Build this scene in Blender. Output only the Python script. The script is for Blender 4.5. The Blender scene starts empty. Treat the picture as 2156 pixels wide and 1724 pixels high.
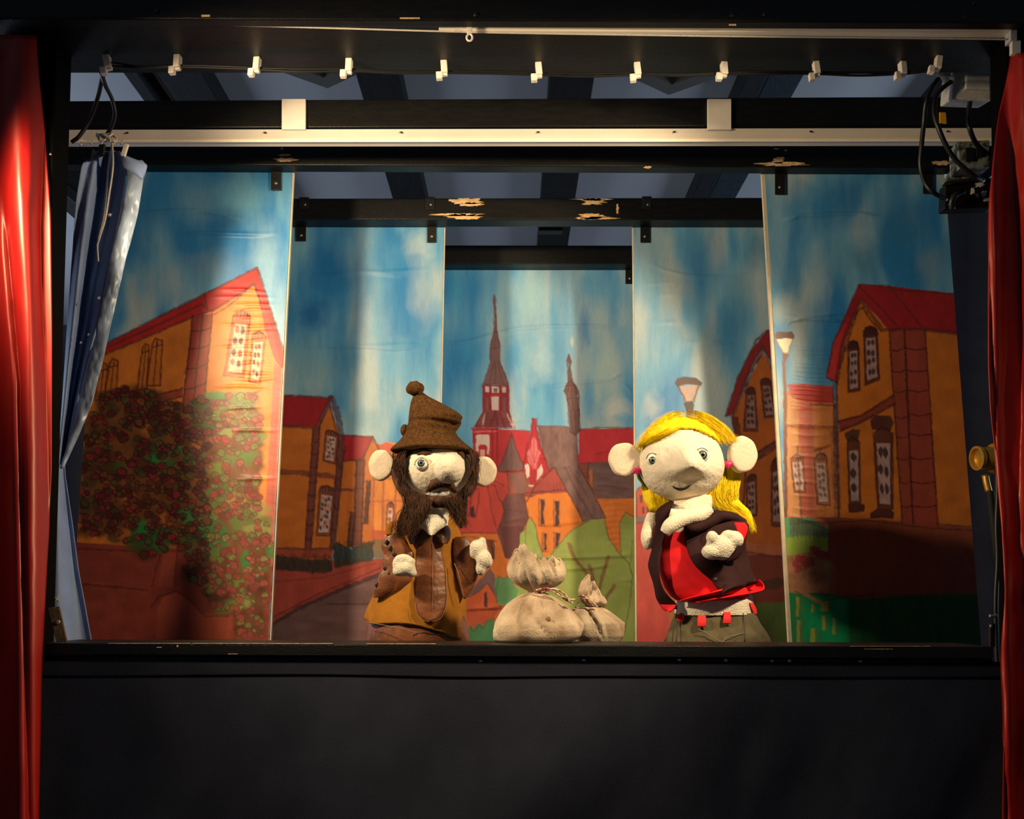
import bpy, bmesh, math, random
import numpy as np
from mathutils import Vector, Matrix

random.seed(7); np.random.seed(7)
scene = bpy.context.scene
COL = scene.collection
R = math.radians

# ------------------------------------------------------------------ camera
F, CX, CY = 1860.0, 1078.0, 862.0          # focal length and centre, in pixels of the 2156 x 1724 frame
PITCH = R(12.2); EYE = 1.25                # camera looks slightly upwards from seated height
SP, CP = math.sin(PITCH), math.cos(PITCH)
cam_d = bpy.data.cameras.new('camera'); cam = bpy.data.objects.new('camera', cam_d); COL.objects.link(cam)
cam_d.sensor_width = 36.0; cam_d.lens = 36.0 * F / 2156.0
cam_d.clip_start = 0.02; cam_d.clip_end = 50
cam.location = (0, 0, EYE); cam.rotation_euler = (R(90) + PITCH, 0, 0)
scene.camera = cam

# ------------------------------------------------------------------ world, lamps, exposure
world = bpy.data.worlds.new('world'); scene.world = world; world.use_nodes = True
bg = world.node_tree.nodes['Background']
bg.inputs[0].default_value = (0.55, 0.72, 1.0, 1); bg.inputs[1].default_value = 0.055

def spot(name, loc, target, power, size=120, radius=0.06, color=(1, .76, .46), blend=.6):
    d = bpy.data.lights.new(name, 'SPOT'); o = bpy.data.objects.new(name, d); COL.objects.link(o)
    d.energy = power; d.spot_size = R(size); d.spot_blend = blend; d.shadow_soft_size = radius; d.color = color
    o.location = loc
    o.rotation_euler = (Vector(target) - Vector(loc)).to_track_quat('-Z', 'Y').to_euler()
    return o
spot('stage_spotlight', (-.902, 1.06, EYE + .79), (.12, 2.0, EYE + .36), 80, 90, .055, blend=.55)
spot('stage_spotlight', (.89, 1.0, EYE + .80), (-.22, 2.0, EYE + .33), 84, 69, .055, blend=.2)

def fill_light(name, loc, rot, sx, sy, power):     # dim daylight added at made-up side windows, to brighten ceiling and blue curtain
    d = bpy.data.lights.new(name, 'AREA'); o = bpy.data.objects.new(name, d); COL.objects.link(o)
    d.shape = 'RECTANGLE'; d.size = sx; d.size_y = sy; d.energy = power; d.color = (.66, .80, 1.0)
    o.location = loc; o.rotation_euler = rot
fill_light('window_daylight', (-3.19, 3.2, 1.75), (0, R(-90), 0), 1.3, 2.4, 30)
fill_light('window_daylight', (3.19, 3.6, 1.75), (0, R(90), 0), 1.3, 2.4, 30)

vs = scene.view_settings
scene.display_settings.display_device = 'sRGB'
vs.view_transform = 'Standard'; vs.look = 'None'; vs.exposure = 0.0; vs.gamma = 1.0; vs.use_curve_mapping = False

# ------------------------------------------------------------------ geometry helpers
def at(px, py, Y):
    """photo pixel -> point of the vertical plane at distance Y"""
    u = (px - CX) / F; v = -(py - CY) / F
    t = Y / (CP - v * SP)
    return Vector((u * t, Y, EYE + (SP + v * CP) * t))
def slope(py):
    v = -(py - CY) / F
    return (SP + v * CP) / (CP - v * SP)
def px_of(x, py, Y): return CX + x / mpp(py, Y)
def Y_of(py, h):           # distance at which height h above the eye appears on row py
    return h / slope(py)
def mpp(py, Y):            # metres per pixel
    v = -(py - CY) / F
    return Y / (CP - v * SP) / F
def lin(c):
    return tuple(((x / 255) / 12.92 if x / 255 <= .04045 else ((x / 255 + .055) / 1.055) ** 2.4) for x in c)
def zz(crop, pts):         # magnified-view coordinates -> photo pixels
    x0, y0, s = crop
    return [(x0 + p[0] * s, y0 + p[1] * s) + tuple(p[2:]) for p in pts]

def link(name, me, m=None, parent=None, smooth=True):
    o = bpy.data.objects.new(name, me); COL.objects.link(o)
    if m: me.materials.append(m)
    if smooth and len(me.polygons):
        me.polygons.foreach_set('use_smooth', [True] * len(me.polygons))
    if parent: o.parent = parent
    return o
def mesh(name, v, f, m=None, parent=None, smooth=True):
    me = bpy.data.meshes.new(name); me.from_pydata([tuple(p) for p in v], [], f); me.update()
    return link(name, me, m, parent, smooth)
def bmobj(name, bm, m=None, parent=None, smooth=False):
    me = bpy.data.meshes.new(name); bm.normal_update(); bm.to_mesh(me); bm.free()
    return link(name, me, m, parent, smooth)
def thing(name, label, cat, group=None, loc=(0, 0, 0)):
    o = bpy.data.objects.new(name, None); COL.objects.link(o); o.empty_display_size = .05
    o['label'] = label; o['category'] = cat
    if group: o['group'] = group
    return o
def tag(o, label, cat, group=None, kind=None):
    o['label'] = label; o['category'] = cat
    if group: o['group'] = group
    if kind: o['kind'] = kind
    return o
def struct(o, label=None):
    o['kind'] = 'structure'
    if label: o['label'] = label
    return o

def hexa(name, P8, m, parent=None, bevel=.0, seg=2):
    """box from 8 corners: 4 of the front face (bl, br, tr, tl) and the 4 behind them"""
    bm = bmesh.new(); v = [bm.verts.new(p) for p in P8]
    for q in ((0, 1, 2, 3), (5, 4, 7, 6), (4, 0, 3, 7), (1, 5, 6, 2), (3, 2, 6, 7), (4, 5, 1, 0)):
        bm.faces.new([v[i] for i in q])
    bmesh.ops.recalc_face_normals(bm, faces=bm.faces)
    if bevel: bmesh.ops.bevel(bm, geom=bm.edges[:], offset=bevel, segments=seg, affect='EDGES', profile=.5, clamp_overlap=True)
    return bmobj(name, bm, m, parent)
def box(name, x0, x1, y0, y1, z0, z1, m, parent=None, bevel=0.0, seg=2):
    return hexa(name, [(x0, y0, z0), (x1, y0, z0), (x1, y0, z1), (x0, y0, z1),
                       (x0, y1, z0), (x1, y1, z0), (x1, y1, z1), (x0, y1, z1)], m, parent, bevel, seg)
def pxbox(name, x0, y0, x1, y1, Y, d, m, parent=None, bevel=.001):
    """box whose front face covers a photo rectangle at distance Y, d deep"""
    P = [at(x0, y1, Y), at(x1, y1, Y), at(x1, y0, Y), at(x0, y0, Y)]
    return hexa(name, P + [p + Vector((0, d, 0)) for p in P], m, parent, bevel)

def catmull(pts, n):
    P = np.array(pts, float)
    if len(P) < 3:
        t = np.linspace(0, 1, n)[:, None]; return P[0] * (1 - t) + P[-1] * t
    Q = np.vstack([2 * P[0] - P[1], P, 2 * P[-1] - P[-2]])
    seg = len(P) - 1; out = []
    for u in np.linspace(0, seg, n):
        i = min(int(u), seg - 1); t = u - i
        a, b, c, d = Q[i:i + 4]
        out.append(.5 * (2 * b + (c - a) * t + (2 * a - 5 * b + 4 * c - d) * t * t + (3 * b - a - 3 * c + d) * t ** 3))
    return np.array(out)

def tube_geo(pts, rad, n=12, cap=True, flat=1.0, twist=None):
    """sweep: points (k,3), radii (k); flat squeezes the section in the frame's second axis"""
    P = np.array(pts, float); rad = np.broadcast_to(np.array(rad, float), (len(P),))
    T = np.gradient(P, axis=0); T /= np.linalg.norm(T, axis=1)[:, None] + 1e-12
    up = np.array([0, 1, 0.]) if abs(T[0][1]) < .9 else np.array([1, 0, 0.])
    V = []; Fc = []
    nrm = np.cross(T[0], up); nrm /= np.linalg.norm(nrm)
    for i in range(len(P)):
        nrm = nrm - T[i] * nrm.dot(T[i]); nrm /= np.linalg.norm(nrm)
        b = np.cross(T[i], nrm)
        for k in range(n):
            a = 2 * math.pi * k / n
            V.append(P[i] + rad[i] * (math.cos(a) * nrm + flat * math.sin(a) * b))
    for i in range(len(P) - 1):
        for k in range(n):
            k2 = (k + 1) % n
            Fc.append((i * n + k, i * n + k2, (i + 1) * n + k2, (i + 1) * n + k))
    if cap:
        Fc.append(tuple(range(n - 1, -1, -1))); Fc.append(tuple((len(P) - 1) * n + k for k in range(n)))
    return V, Fc
def tube(name, pts, rad, m, parent=None, n=12, steps=None, flat=1.0):
    """pts are (px, py, Y); rad in metres"""
    W = [tuple(at(*p)) for p in pts]
    if steps:
        A = catmull([w + (r,) for w, r in zip(W, np.broadcast_to(rad, (len(W),)))], steps)
        W, rad = A[:, :3], np.maximum(A[:, 3], 1e-4)
    V, Fc = tube_geo(W, rad, n, True, flat)
    return mesh(name, V, Fc, m, parent)

def vnoise(x, y, seed=0):
    """smooth 2-D value noise, arrays in, -1..1 out"""
    x = np.asarray(x, float); y = np.asarray(y, float)
    xi = np.floor(x).astype(np.int64); yi = np.floor(y).astype(np.int64)
    fx = x - xi; fy = y - yi
    fx = fx * fx * (3 - 2 * fx); fy = fy * fy * (3 - 2 * fy)
    def h(a, b):
        n = (a * 374761393 + b * 668265263 + seed * 1442695041) & 0x7fffffff
        n = ((n ^ (n >> 13)) * 1274126177) & 0x7fffffff
        return ((n ^ (n >> 16)) & 0xffff) / 32767.5 - 1
    return (h(xi, yi) * (1 - fx) + h(xi + 1, yi) * fx) * (1 - fy) + (h(xi, yi + 1) * (1 - fx) + h(xi + 1, yi + 1) * fx) * fy
def fbm(x, y, seed=0, o=3):
    s = 0; a = 1; t = 0
    for i in range(o):
        s = s + a * vnoise(np.asarray(x) * 2 ** i, np.asarray(y) * 2 ** i, seed + i * 17); t += a; a *= .5
    return s / t

def rows_dense(rows, k):
    A = np.array([r[:3] for r in rows], float)
    py = np.linspace(A[0, 0], A[-1, 0], k)
    def sm(col):
        base = np.interp(py, A[:, 0], A[:, col])
        ker = np.array([1, 2, 3, 2, 1.]); ker /= ker.sum()
        e = np.pad(base, 2, mode='edge'); s = np.convolve(e, ker, 'valid')
        s[0] = base[0]; s[-1] = base[-1]
        return s
    return py, sm(1), sm(2)

def loft(name, rows, Y0, m, parent=None, dr=.75, n=56, k=60, fold=None, e=2.0, yc=None, cap=True, zfun=None):
    """closed body from outline rows (py, x_left, x_right); sections are ellipses, dr = depth / width"""
    py, xl, xr = rows_dense(rows, k)
    V = []; Fc = []
    for i in range(k):
        t = i / (k - 1)
        Yc = Y0 if yc is None else Y0 + yc(t)
        a = at(xl[i], py[i], Yc); b = at(xr[i], py[i], Yc)
        c = (a.x + b.x) / 2; hw = max((b.x - a.x) / 2, .0005)
        d = dr(t) if callable(dr) else dr
        for j in range(n):
            an = 2 * math.pi * j / n
            ca, sa = math.cos(an), math.sin(an)
            q = (abs(ca) ** e + abs(sa) ** e) ** (-1 / e)
            r = q * (fold(an, t) if fold else 1.0)
            z = a.z + (zfun(an, t) if zfun else 0)
            V.append((c + hw * r * ca, Yc - hw * d * r * sa, z))
    for i in range(k - 1):
        for j in range(n):
            j2 = (j + 1) % n
            Fc.append((i * n + j, (i + 1) * n + j, (i + 1) * n + j2, i * n + j2))
    if cap:
        Fc.append(tuple(range(n))); Fc.append(tuple((k - 1) * n + j for j in range(n - 1, -1, -1)))
    return mesh(name, V, Fc, m, parent)

def sheet(name, rows, Yf, m, parent=None, nc=24, k=40, thick=.002, wob=0.0, seed=1):
    """cloth or leather piece: outline rows (py, x_left, x_right) laid on the surface Yf(px, py, s, t)"""
    py, xl, xr = rows_dense(rows, k)
    V = []; Fc = []
    for i in range(k):
        for j in range(nc):
            s = j / (nc - 1); px = xl[i] + (xr[i] - xl[i]) * s
            V.append(at(px, py[i], Yf(px, py[i], s, i / (k - 1))))
    for i in range(k - 1):
        for j in range(nc - 1):
            a = i * nc + j
            Fc.append((a, a + nc, a + nc + 1, a + 1))
    o = mesh(name, V, Fc, m, parent)
    if thick:
        md = o.modifiers.new('thickness', 'SOLIDIFY'); md.thickness = thick; md.offset = -1
    return o

def ball(name, px, py, Y, rx, ry, rd, m, parent=None, nu=48, nv=32, fn=None):
    """ellipsoid: rx, ry in pixels, rd (depth) in metres; fn(dx,dy,dz)->(ox,oy,oz) offset in metres"""
    c = at(px, py, Y); s = mpp(py, Y)
    V = []; Fc = []
    for i in range(nv + 1):
        th = math.pi * i / nv
        for j in range(nu):
            ph = 2 * math.pi * j / nu
            d = (math.sin(th) * math.cos(ph), math.sin(th) * math.sin(ph), math.cos(th))
            p = Vector((c.x + rx * s * d[0], c.y + rd * d[1], c.z + ry * s * d[2]))
            if fn: p += Vector(fn(*d))
            V.append(p)
    for i in range(nv):
        for j in range(nu):
            j2 = (j + 1) % nu
            Fc.append((i * nu + j, (i + 1) * nu + j, (i + 1) * nu + j2, i * nu + j2))
    o = mesh(name, V, Fc, m, parent)
    return o

def strands(name, guides, n, m, parent=None, spread=4, r=.0005, wave=2.0, seg=12, seed=3, taper=True, between=True):
    """wool or hair: thin tapering strands that follow guide polylines (px, py, Y)"""
    rng = np.random.RandomState(seed)
    G = [catmull(g, seg) for g in guides]
    V = []; Fc = []
    for q in range(n):
        if between and len(G) > 1:
            u = rng.rand() * (len(G) - 1); i = int(u); w = u - i
            g = G[i] * (1 - w) + G[i + 1] * w
        else:
            g = G[rng.randint(len(G))].copy()
        t = np.linspace(0, 1, seg)
        ox, oy, od = rng.randn(3)
        g = g.copy()
        ph = rng.rand() * 6.28; fr = 1.5 + 2.5 * rng.rand()
        g[:, 0] += spread * ox * (.35 + .65 * t) + wave * np.sin(ph + fr * 6.28 * t) * t
        g[:, 1] += spread * .6 * oy * (.3 + .7 * t) + wave * .5 * np.cos(ph + fr * 5.1 * t) * t
        g[:, 2] += .003 * od * (.2 + .8 * t)
        a = int(rng.rand() * seg * .35); g2 = g[a:]
        W = [at(*p) for p in g2]
        rr = r * (.7 + .6 * rng.rand()) * (np.linspace(1, .15, len(g2)) if taper else np.ones(len(g2)))
        b0 = len(V)
        for i, p in enumerate(W):
            V += [p + Vector((rr[i], 0, 0)), p + Vector((-rr[i] * .5, -rr[i] * .87, 0)), p + Vector((-rr[i] * .5, rr[i] * .87, .0))]
        for i in range(len(W) - 1):
            for k in range(3):
                k2 = (k + 1) % 3
                Fc.append((b0 + i * 3 + k, b0 + i * 3 + k2, b0 + i * 3 + 3 + k2, b0 + i * 3 + 3 + k))
    return mesh(name, V, Fc, m, parent)

# ------------------------------------------------------------------ materials
def mat(name, c, rough=.6, var=.12, scale=60, bump=.0, bscale=200, spec=.5, metal=0, sheen=0, c2=None, stretch=(1, 1, 1),
        coat=0, detail=3, aniso=0, trans=0, thr=(.35, .7)):
    m = bpy.data.materials.new(name); m.use_nodes = True
    nt = m.node_tree; N = nt.nodes; L = nt.links
    b = N['Principled BSDF']
    tc = N.new('ShaderNodeTexCoord'); mp = N.new('ShaderNodeMapping'); mp.inputs['Scale'].default_value = stretch
    L.new(tc.outputs['Object'], mp.inputs['Vector'])
    nz = N.new('ShaderNodeTexNoise'); nz.inputs['Scale'].default_value = scale; nz.inputs['Detail'].default_value = detail
    L.new(mp.outputs[0], nz.inputs['Vector'])
    rmp = N.new('ShaderNodeValToRGB')
    a = lin(c)
    if c2 is None:
        lo = tuple(x * (1 - var) for x in a); hi = tuple(min(1, x * (1 + var)) for x in a)
    else:
        lo, hi = a, lin(c2)
    rmp.color_ramp.elements[0].position = thr[0]; rmp.color_ramp.elements[1].position = thr[1]
    rmp.color_ramp.elements[0].color = lo + (1,); rmp.color_ramp.elements[1].color = hi + (1,)
    L.new(nz.outputs['Fac'], rmp.inputs['Fac']); L.new(rmp.outputs[0], b.inputs['Base Color'])
    b.inputs['Roughness'].default_value = rough; b.inputs['Metallic'].default_value = metal
    b.inputs['Specular IOR Level'].default_value = spec
    b.inputs['Sheen Weight'].default_value = sheen; b.inputs['Coat Weight'].default_value = coat
    b.inputs['Anisotropic'].default_value = aniso
    if bump:
        n2 = N.new('ShaderNodeTexNoise'); n2.inputs['Scale'].default_value = bscale; n2.inputs['Detail'].default_value = 4
        L.new(mp.outputs[0], n2.inputs['Vector'])
        bp = N.new('ShaderNodeBump'); bp.inputs['Strength'].default_value = min(1, bump); bp.inputs['Distance'].default_value = .004 * max(1, bump)
        L.new(n2.outputs['Fac'], bp.inputs['Height']); L.new(bp.outputs[0], b.inputs['Normal'])
    return m

M = {}
M['black'] = mat('black_paint', (13, 12, 11), .42, .35, 25, .22, 160, .4, stretch=(1, 4, 4))
M['black_post'] = mat('black_post', (5, 4, 3), .7, .3, 30, .05, 120, .06)
M['black_matt'] = mat('black_matt', (14, 14, 15), .75, .3, 40, .1, 90)
M['iron'] = mat('black_iron', (24, 23, 22), .4, .3, 120, .2, 300)
M['bare_wood'] = mat('bare_wood', (205, 160, 105), .55, .2, 90, .3, 200, c2=(235, 205, 160))
M['wood_edge'] = mat('board_edge', (215, 200, 172), .7, .1, 40)
M['white_plastic'] = mat('white_plastic', (236, 226, 214), .35, .04, 30)
M['white_rail'] = mat('white_rail', (245, 236, 222), .3, .03, 20)
M['grey_plastic'] = mat('grey_plastic', (190, 190, 188), .5, .12, 60, .1, 100)
M['chipped_grey'] = mat('chipped_grey', (50, 52, 48), .6, .1, 70, .3, 80, c2=(120, 130, 120), thr=(.42, .55))
M['cable'] = mat('cable_rubber', (16, 16, 16), .45, .1, 60)
M['steel'] = mat('steel', (190, 188, 180), .35, .1, 100, metal=.9)
M['brass'] = mat('brass', (214, 170, 70), .42, .15, 60, metal=.75)
M['yellow_tape'] = mat('yellow_tape', (225, 160, 25), .5, .05, 40)
M['cord'] = mat('cord_white', (225, 215, 200), .8, .2, 600, .5, 700)
M['twine'] = mat('twine', (205, 190, 175), .85, .25, 500, .6, 700)
M['navy'] = mat('navy_cloth', (42, 45, 58), .95, .12, 14, .25, 700, .15)
M['navy_dark'] = mat('navy_hem', (34, 37, 48), .95, .12, 14, .25, 700, .15)
M['red_satin'] = mat('red_satin', (158, 6, 11), .52, .15, 30, .06, 500, .8, stretch=(1, 1, .25), coat=.75)
M['red_satin'].node_tree.nodes['Principled BSDF'].inputs['Coat Roughness'].default_value = .40
M['red_satin'].node_tree.nodes['Principled BSDF'].inputs['Specular Tint'].default_value = (1, .4, .2, 1)
M['blue_cloth'] = mat('blue_cloth', (128, 148, 192), .6, .12, 18, .15, 600, .4)
M['blue_satin'] = mat('blue_satin', (150, 168, 196), .38, .3, 26, .35, 45, .7, stretch=(1, 1, .6))
M['drape'] = mat('drape_cloth', (140, 146, 158), .95, .1, 14, .2, 300, .15)
M['ceiling'] = mat('ceiling_board', (214, 216, 222), .9, .03, 3)
M['rafter'] = mat('dark_rafter', (38, 38, 40), .8, .25, 12, .1, 60, stretch=(6, 1, 6))
M['rafter_blue'] = mat('worn_rafter', (44, 58, 68), .8, .4, 30, .1, 60, stretch=(6, 1, 6))
M['wall'] = mat('dim_wall', (86, 92, 104), .95, .08, 5)
M['floor'] = mat('floor_boards', (66, 54, 44), .6, .2, 6, stretch=(8, 1, 1))
M['lamp_frame'] = mat('lamp_frame', (120, 116, 108), .7, .05, 10)
M['pane'] = bpy.data.materials.new('window_glass'); M['pane'].use_nodes = True
_p = M['pane'].node_tree.nodes['Principled BSDF']; _p.inputs['Transmission Weight'].default_value = 1; _p.inputs['Roughness'].default_value = .1; _p.inputs['IOR'].default_value = 1.2
# puppets
M['papier'] = mat('papier_mache', (232, 220, 198), .75, .04, 60, .55, 130, .3)
M['felt'] = mat('felt_cream', (226, 208, 184), .95, .07, 150, .35, 420, .15)
M['plush'] = mat('plush_cream', (232, 222, 200), .95, .05, 160, .8, 380, .1)
M['plush_shadow'] = mat('cream_cloth', (240, 228, 204), .95, .08, 110, .6, 320, .1)  # slightly paler cream cloth than the plush
M['brown_felt'] = mat('brown_felt', (62, 40, 20), .97, .3, 220, .6, 420, .08, c2=(104, 72, 40), thr=(.3, .75))
M['brown_hair'] = mat('brown_wool', (40, 23, 13), .8, .4, 90, .3, 300, .3, c2=(92, 58, 36), stretch=(1, 1, .3))
M['leather'] = mat('brown_leather', (104, 58, 30), .42, .25, 40, .25, 160, .5, c2=(132, 78, 44))
M['leather_dark'] = mat('dark_leather', (80, 44, 24), .45, .25, 40, .25, 160, .5, c2=(106, 62, 36))
M['stud'] = mat('dark_stud', (38, 26, 18), .5)
M['mustard'] = mat('mustard_cloth', (160, 104, 30), .85, .12, 50, .15, 300, .2)
M['eye_white'] = mat('eye_white', (244, 240, 228), .15, .02, 20, spec=.6)
M['iris_blue'] = mat('iris_blue', (88, 112, 128), .2, .3, 900)
M['iris_green'] = mat('iris_grey_green', (112, 128, 112), .2, .3, 900)
M['pupil'] = mat('pupil', (8, 8, 10), .1)
M['lip'] = mat('lip_white', (214, 206, 200), .8, .1, 100, .3, 300)
M['mouth'] = mat('mouth_dark', (32, 12, 12), .6)
M['yellow_hair'] = mat('yellow_wool', (240, 200, 6), .8, .18, 130, .35, 260, .25, c2=(255, 236, 40), stretch=(1, 1, .4))
M['pink'] = mat('pink_plastic', (226, 40, 110), .4, .05)
M['burgundy'] = mat('burgundy_cloth', (46, 16, 18), .8, .15, 60, .15, 400, .25)
M['red_cloth'] = mat('red_cloth', (226, 26, 36), .8, .06, 60, .12, 400, .25)
M['olive'] = mat('olive_cloth', (92, 84, 62), .9, .14, 70, .25, 400, .2)
M['red_felt'] = mat('red_felt', (226, 40, 44), .9, .06, 100, .2, 400)
M['linen'] = mat('sack_linen', (150, 124, 100), .95, .1, 22, .4, 420, .1, c2=(214, 192, 164), thr=(.28, .6), detail=7)
M['linen_mark'] = mat('sack_stain', (150, 120, 86), .95, .1, 40)
M['tie'] = mat('sack_tie', (190, 84, 54), .9, .2, 200, .3, 500, c2=(225, 200, 180), thr=(.45, .55))
M['old_leather'] = mat('strap_leather', (92, 74, 48), .7, .25, 60, .3, 200)
M['stitch'] = mat('stitch_thread', (206, 190, 160), .8)
M['brown_stitch'] = mat('brown_thread', (150, 110, 74), .8)

# ================================================================== the room
HB = Y_of(350, 1) and slope(350) * 1.95          # height of the crossbeams' undersides above the eye
HC = 1.72                                        # ceiling above the eye
struct(box('floor', -3.2, 3.2, -1.2, 5.4, -.06, 0, M['floor']))
struct(box('wall_back', -3.2, 3.2, 5.4, 5.5, 0, EYE + HC, M['wall']))
for sx, nm, n, y0, y1 in ((-1, 'wall_left', 1, 2.0, 4.4), (1, 'wall_right', 2, 2.4, 4.8)):      # side walls, each with an unseen window added for the ceiling fill
    xi, xo = sorted((sx * 3.2, sx * 3.3)); w = box(nm, xi, xo, .2, y0, 0, EYE + HC, M['wall']); struct(w)
    box('wall_section', xi, xo, y1, 5.4, 0, EYE + HC, M['wall'], w); box('wall_section', xi, xo, y0, y1, 0, 1.10, M['wall'], w); box('wall_section', xi, xo, y0, y1, 2.40, EYE + HC, M['wall'], w)
    wf = struct(box('window_%d' % n, xi + .04, xi + .06, y0 + .02, y1 - .02, 1.12, 2.38, M['pane']))  # added pane; no such window is in view
    for yy in (y0, (y0 + y1) / 2 - .02, y1 - .04): box('window_bar', xi + .02, xi + .08, yy, yy + .04, 1.10, 2.40, M['white_rail'], wf)
    for zz_ in (1.10, 2.36): box('window_bar', xi + .02, xi + .08, y0, y1, zz_, zz_ + .04, M['white_rail'], wf)
ceil = struct(box('ceiling', -3.2, 3.2, 1.2, 5.4, EYE + HC, EYE + HC + .06, M['ceiling']))
def on_ceiling(px, py, h):
    Y = Y_of(py, h); return at(px, py, Y)
# rafters run away from the audience; left and right edges read off at row 185
for (a, b, mm) in ((-160, -100, 'rafter'), (282, 312, 'rafter'), (352, 444, 'rafter'), (757, 846, 'rafter'), (1156, 1248, 'rafter'),
                   (1560, 1606, 'rafter'), (1606, 1678, 'rafter_blue'), (1990, 2085, 'rafter'), (2400, 2490, 'rafter')):
    h = HC - .07
    xa = on_ceiling(a, 185, h).x; xb = on_ceiling(b, 185, h).x
    box('rafter', xa, xb, 1.2, 5.395, EYE + h, EYE + HC + .001, M[mm], ceil, .004)
for (px, py, s) in ((690, 186, .30), (1408, 200, .30)):   # square ceiling lamps hung corner-on
    h = HC - .05; tip = on_ceiling(px, py, h)
    t = thing('ceiling_lamp', 'dim square lamp tray on the ceiling, ' + ('nearer the blue curtain' if px < 1000 else 'nearer the junction box'), 'lamp', 'square ceiling lamps')
    bm = bmesh.new()
    c = Vector((tip.x, tip.y - s * .72, EYE + h)); ring = []
    for q, zoff in ((1, 0), (.72, 0), (.72, .03), (1, .049)):
        ring.append([bm.verts.new(c + Vector((math.cos(R(90 * k + 90)) * s * q, math.sin(R(90 * k + 90)) * s * q * .72, zoff))) for k in range(4)])
    for i in range(4):
        for k in range(4):
            bm.faces.new((ring[i][k], ring[i][(k + 1) % 4], ring[(i + 1) % 4][(k + 1) % 4], ring[(i + 1) % 4][k]))
    bmesh.ops.recalc_face_normals(bm, faces=bm.faces)
    bmobj('lamp_frame', bm, M['lamp_frame'], t)
    bm = bmesh.new()
    for zoff in (.028, .04):
        ring.append([bm.verts.new(c + Vector((math.cos(R(90 * k + 90)) * s * .72, math.sin(R(90 * k + 90)) * s * .52, zoff))) for k in range(4)])
    bm.faces.new(ring[-2]); bm.faces.new(ring[-1][::-1])
    for k in range(4): bm.faces.new((ring[-2][k], ring[-2][(k + 1) % 4], ring[-1][(k + 1) % 4], ring[-1][k]))
    bmesh.ops.recalc_face_normals(bm, faces=bm.faces)
    bmobj('diffuser', bm, M['ceiling'], t)

# ================================================================== the booth frame
def beam(name, xl, xr, yl, yr, yb_l, yb_r, Y, d, m, parent=None, bevel=.003):
    """timber across the stage: top rows yl/yr, bottom rows yb_l/yb_r of the front face at distance Y"""
    P = [at(xl, yb_l, Y), at(xr, yb_r, Y), at(xr, yr, Y), at(xl, yl, Y)]
    return hexa(name, P + [p + Vector((0, d, 0)) for p in P], m, parent, bevel)
# header
hdr = thing('proscenium_header', 'thick black header board across the top of the puppet stage', 'beam')
YH0, YH1 = Y_of(42, HB), Y_of(154, HB + .012)
beam('header_board', -600, 2760, -160, -160, 36, 50, YH0, .022, M['black'], hdr)
box('header_underside', at(-600, 45, YH0).x, at(2760, 45, YH0).x, YH0 + .0225, YH1, EYE + HB + .012, EYE + HB + .05, M['black'], hdr, .002)
def screw(name, px, py, Y, r, m, parent, out=.003):
    p = at(px, py, Y); bm = bmesh.new()
    bmesh.ops.create_uvsphere(bm, u_segments=14, v_segments=8, radius=r)
    for v in bm.verts: v.co = Vector((v.co.x, v.co.y * .55, v.co.z)) + p - Vector((0, out * .2, 0))
    for s in (0,):   # driver slot as a shallow groove
        for v in bm.verts:
            if abs(v.co.z - p.z) < r * .16 and v.co.y < p.y - r * .3: v.co.y += r * .2
    return bmobj(name, bm, m, parent, True)
for (px, py) in ((330, 22), (1002, 31), (1542, 32), (1610, 30), (2052, 6), (2032, 37)):
    screw('bolt', px, py, YH0, .0045, M['iron'], hdr)
for (x0, x1, y, hh) in ((424, 442, 33, 4), (842, 884, 38, 3), (1535, 1550, 52, 3)):
    pxbox('paint_chip', x0, y - hh / 2, x1, y + hh / 2, YH0 - .0006, .001, M['bare_wood'], hdr, 0)
# pillars
pl = thing('stage_pillar', 'black pillar beside the left red curtain and the blue curtain', 'pillar', 'black stage pillars')
YP = 1.475
Q = [at(-75, 2300, YP), at(43, 2300, YP), at(120, 70, YP), at(2, 70, YP)]
hexa('pillar_post', Q + [p + Vector((0, .06, 0)) for p in Q], M['black_post'], pl, .004)
for (px, py) in ((106, 325), (97, 588), (84, 1005)): screw('nail', px, py, YP, .0025, M['steel'], pl)
pr = thing('stage_pillar', 'black pillar beside the right red curtain', 'pillar', 'black stage pillars')
Q = [at(2165, 2300, YP), at(2280, 2300, YP), at(2236, 70, YP), at(2118, 70, YP)]
hexa('pillar_post', Q + [p + Vector((0, .06, 0)) for p in Q], M['black_post'], pr, .004)
for (px, py) in ((2132, 152), (2126, 240)): screw('nail', px, py, YP, .0025, M['steel'], pr)
# sill
YS = 1.470
sill = thing('stage_sill', 'black worn wooden playboard along the front of the puppet stage', 'shelf')
P = [at(80, 1379, YS), at(2092, 1388, YS), at(2092, 1361, YS), at(80, 1353.5, YS)]
hexa('playboard', P + [p + Vector((0, .135, 0)) for p in P], M['black'], sill, .002)
beam('lower_rail', 80, 2092, 1380, 1388, 1460, 1466, YS + .012, .02, M['black'], sill, .002)
for (x0, y0, x1, y1) in ((228, 1353.6, 400, 1355), (405, 1353.8, 560, 1355), (562, 1354, 700, 1355.2), (772, 1354.6, 918, 1355.8), (330, 1362, 340, 1363.5), (372, 1358, 375, 1362), (480, 1376, 500, 1377), (1790, 1360, 1960, 1360.8), (1820, 1366, 1880, 1366.8)):
    pxbox('paint_chip', x0, y0, x1, y1, YS - .0008, .001, M['bare_wood'], sill, 0)
for (px, py) in ((1012, 1392.5), (1229, 1390.5), (1430, 1389), (1528, 1390), (1625, 1392), (1662, 1391), (1811, 1393)):
    screw('screw', px, py, YS + .012, .0036, M['steel'], sill)
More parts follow.
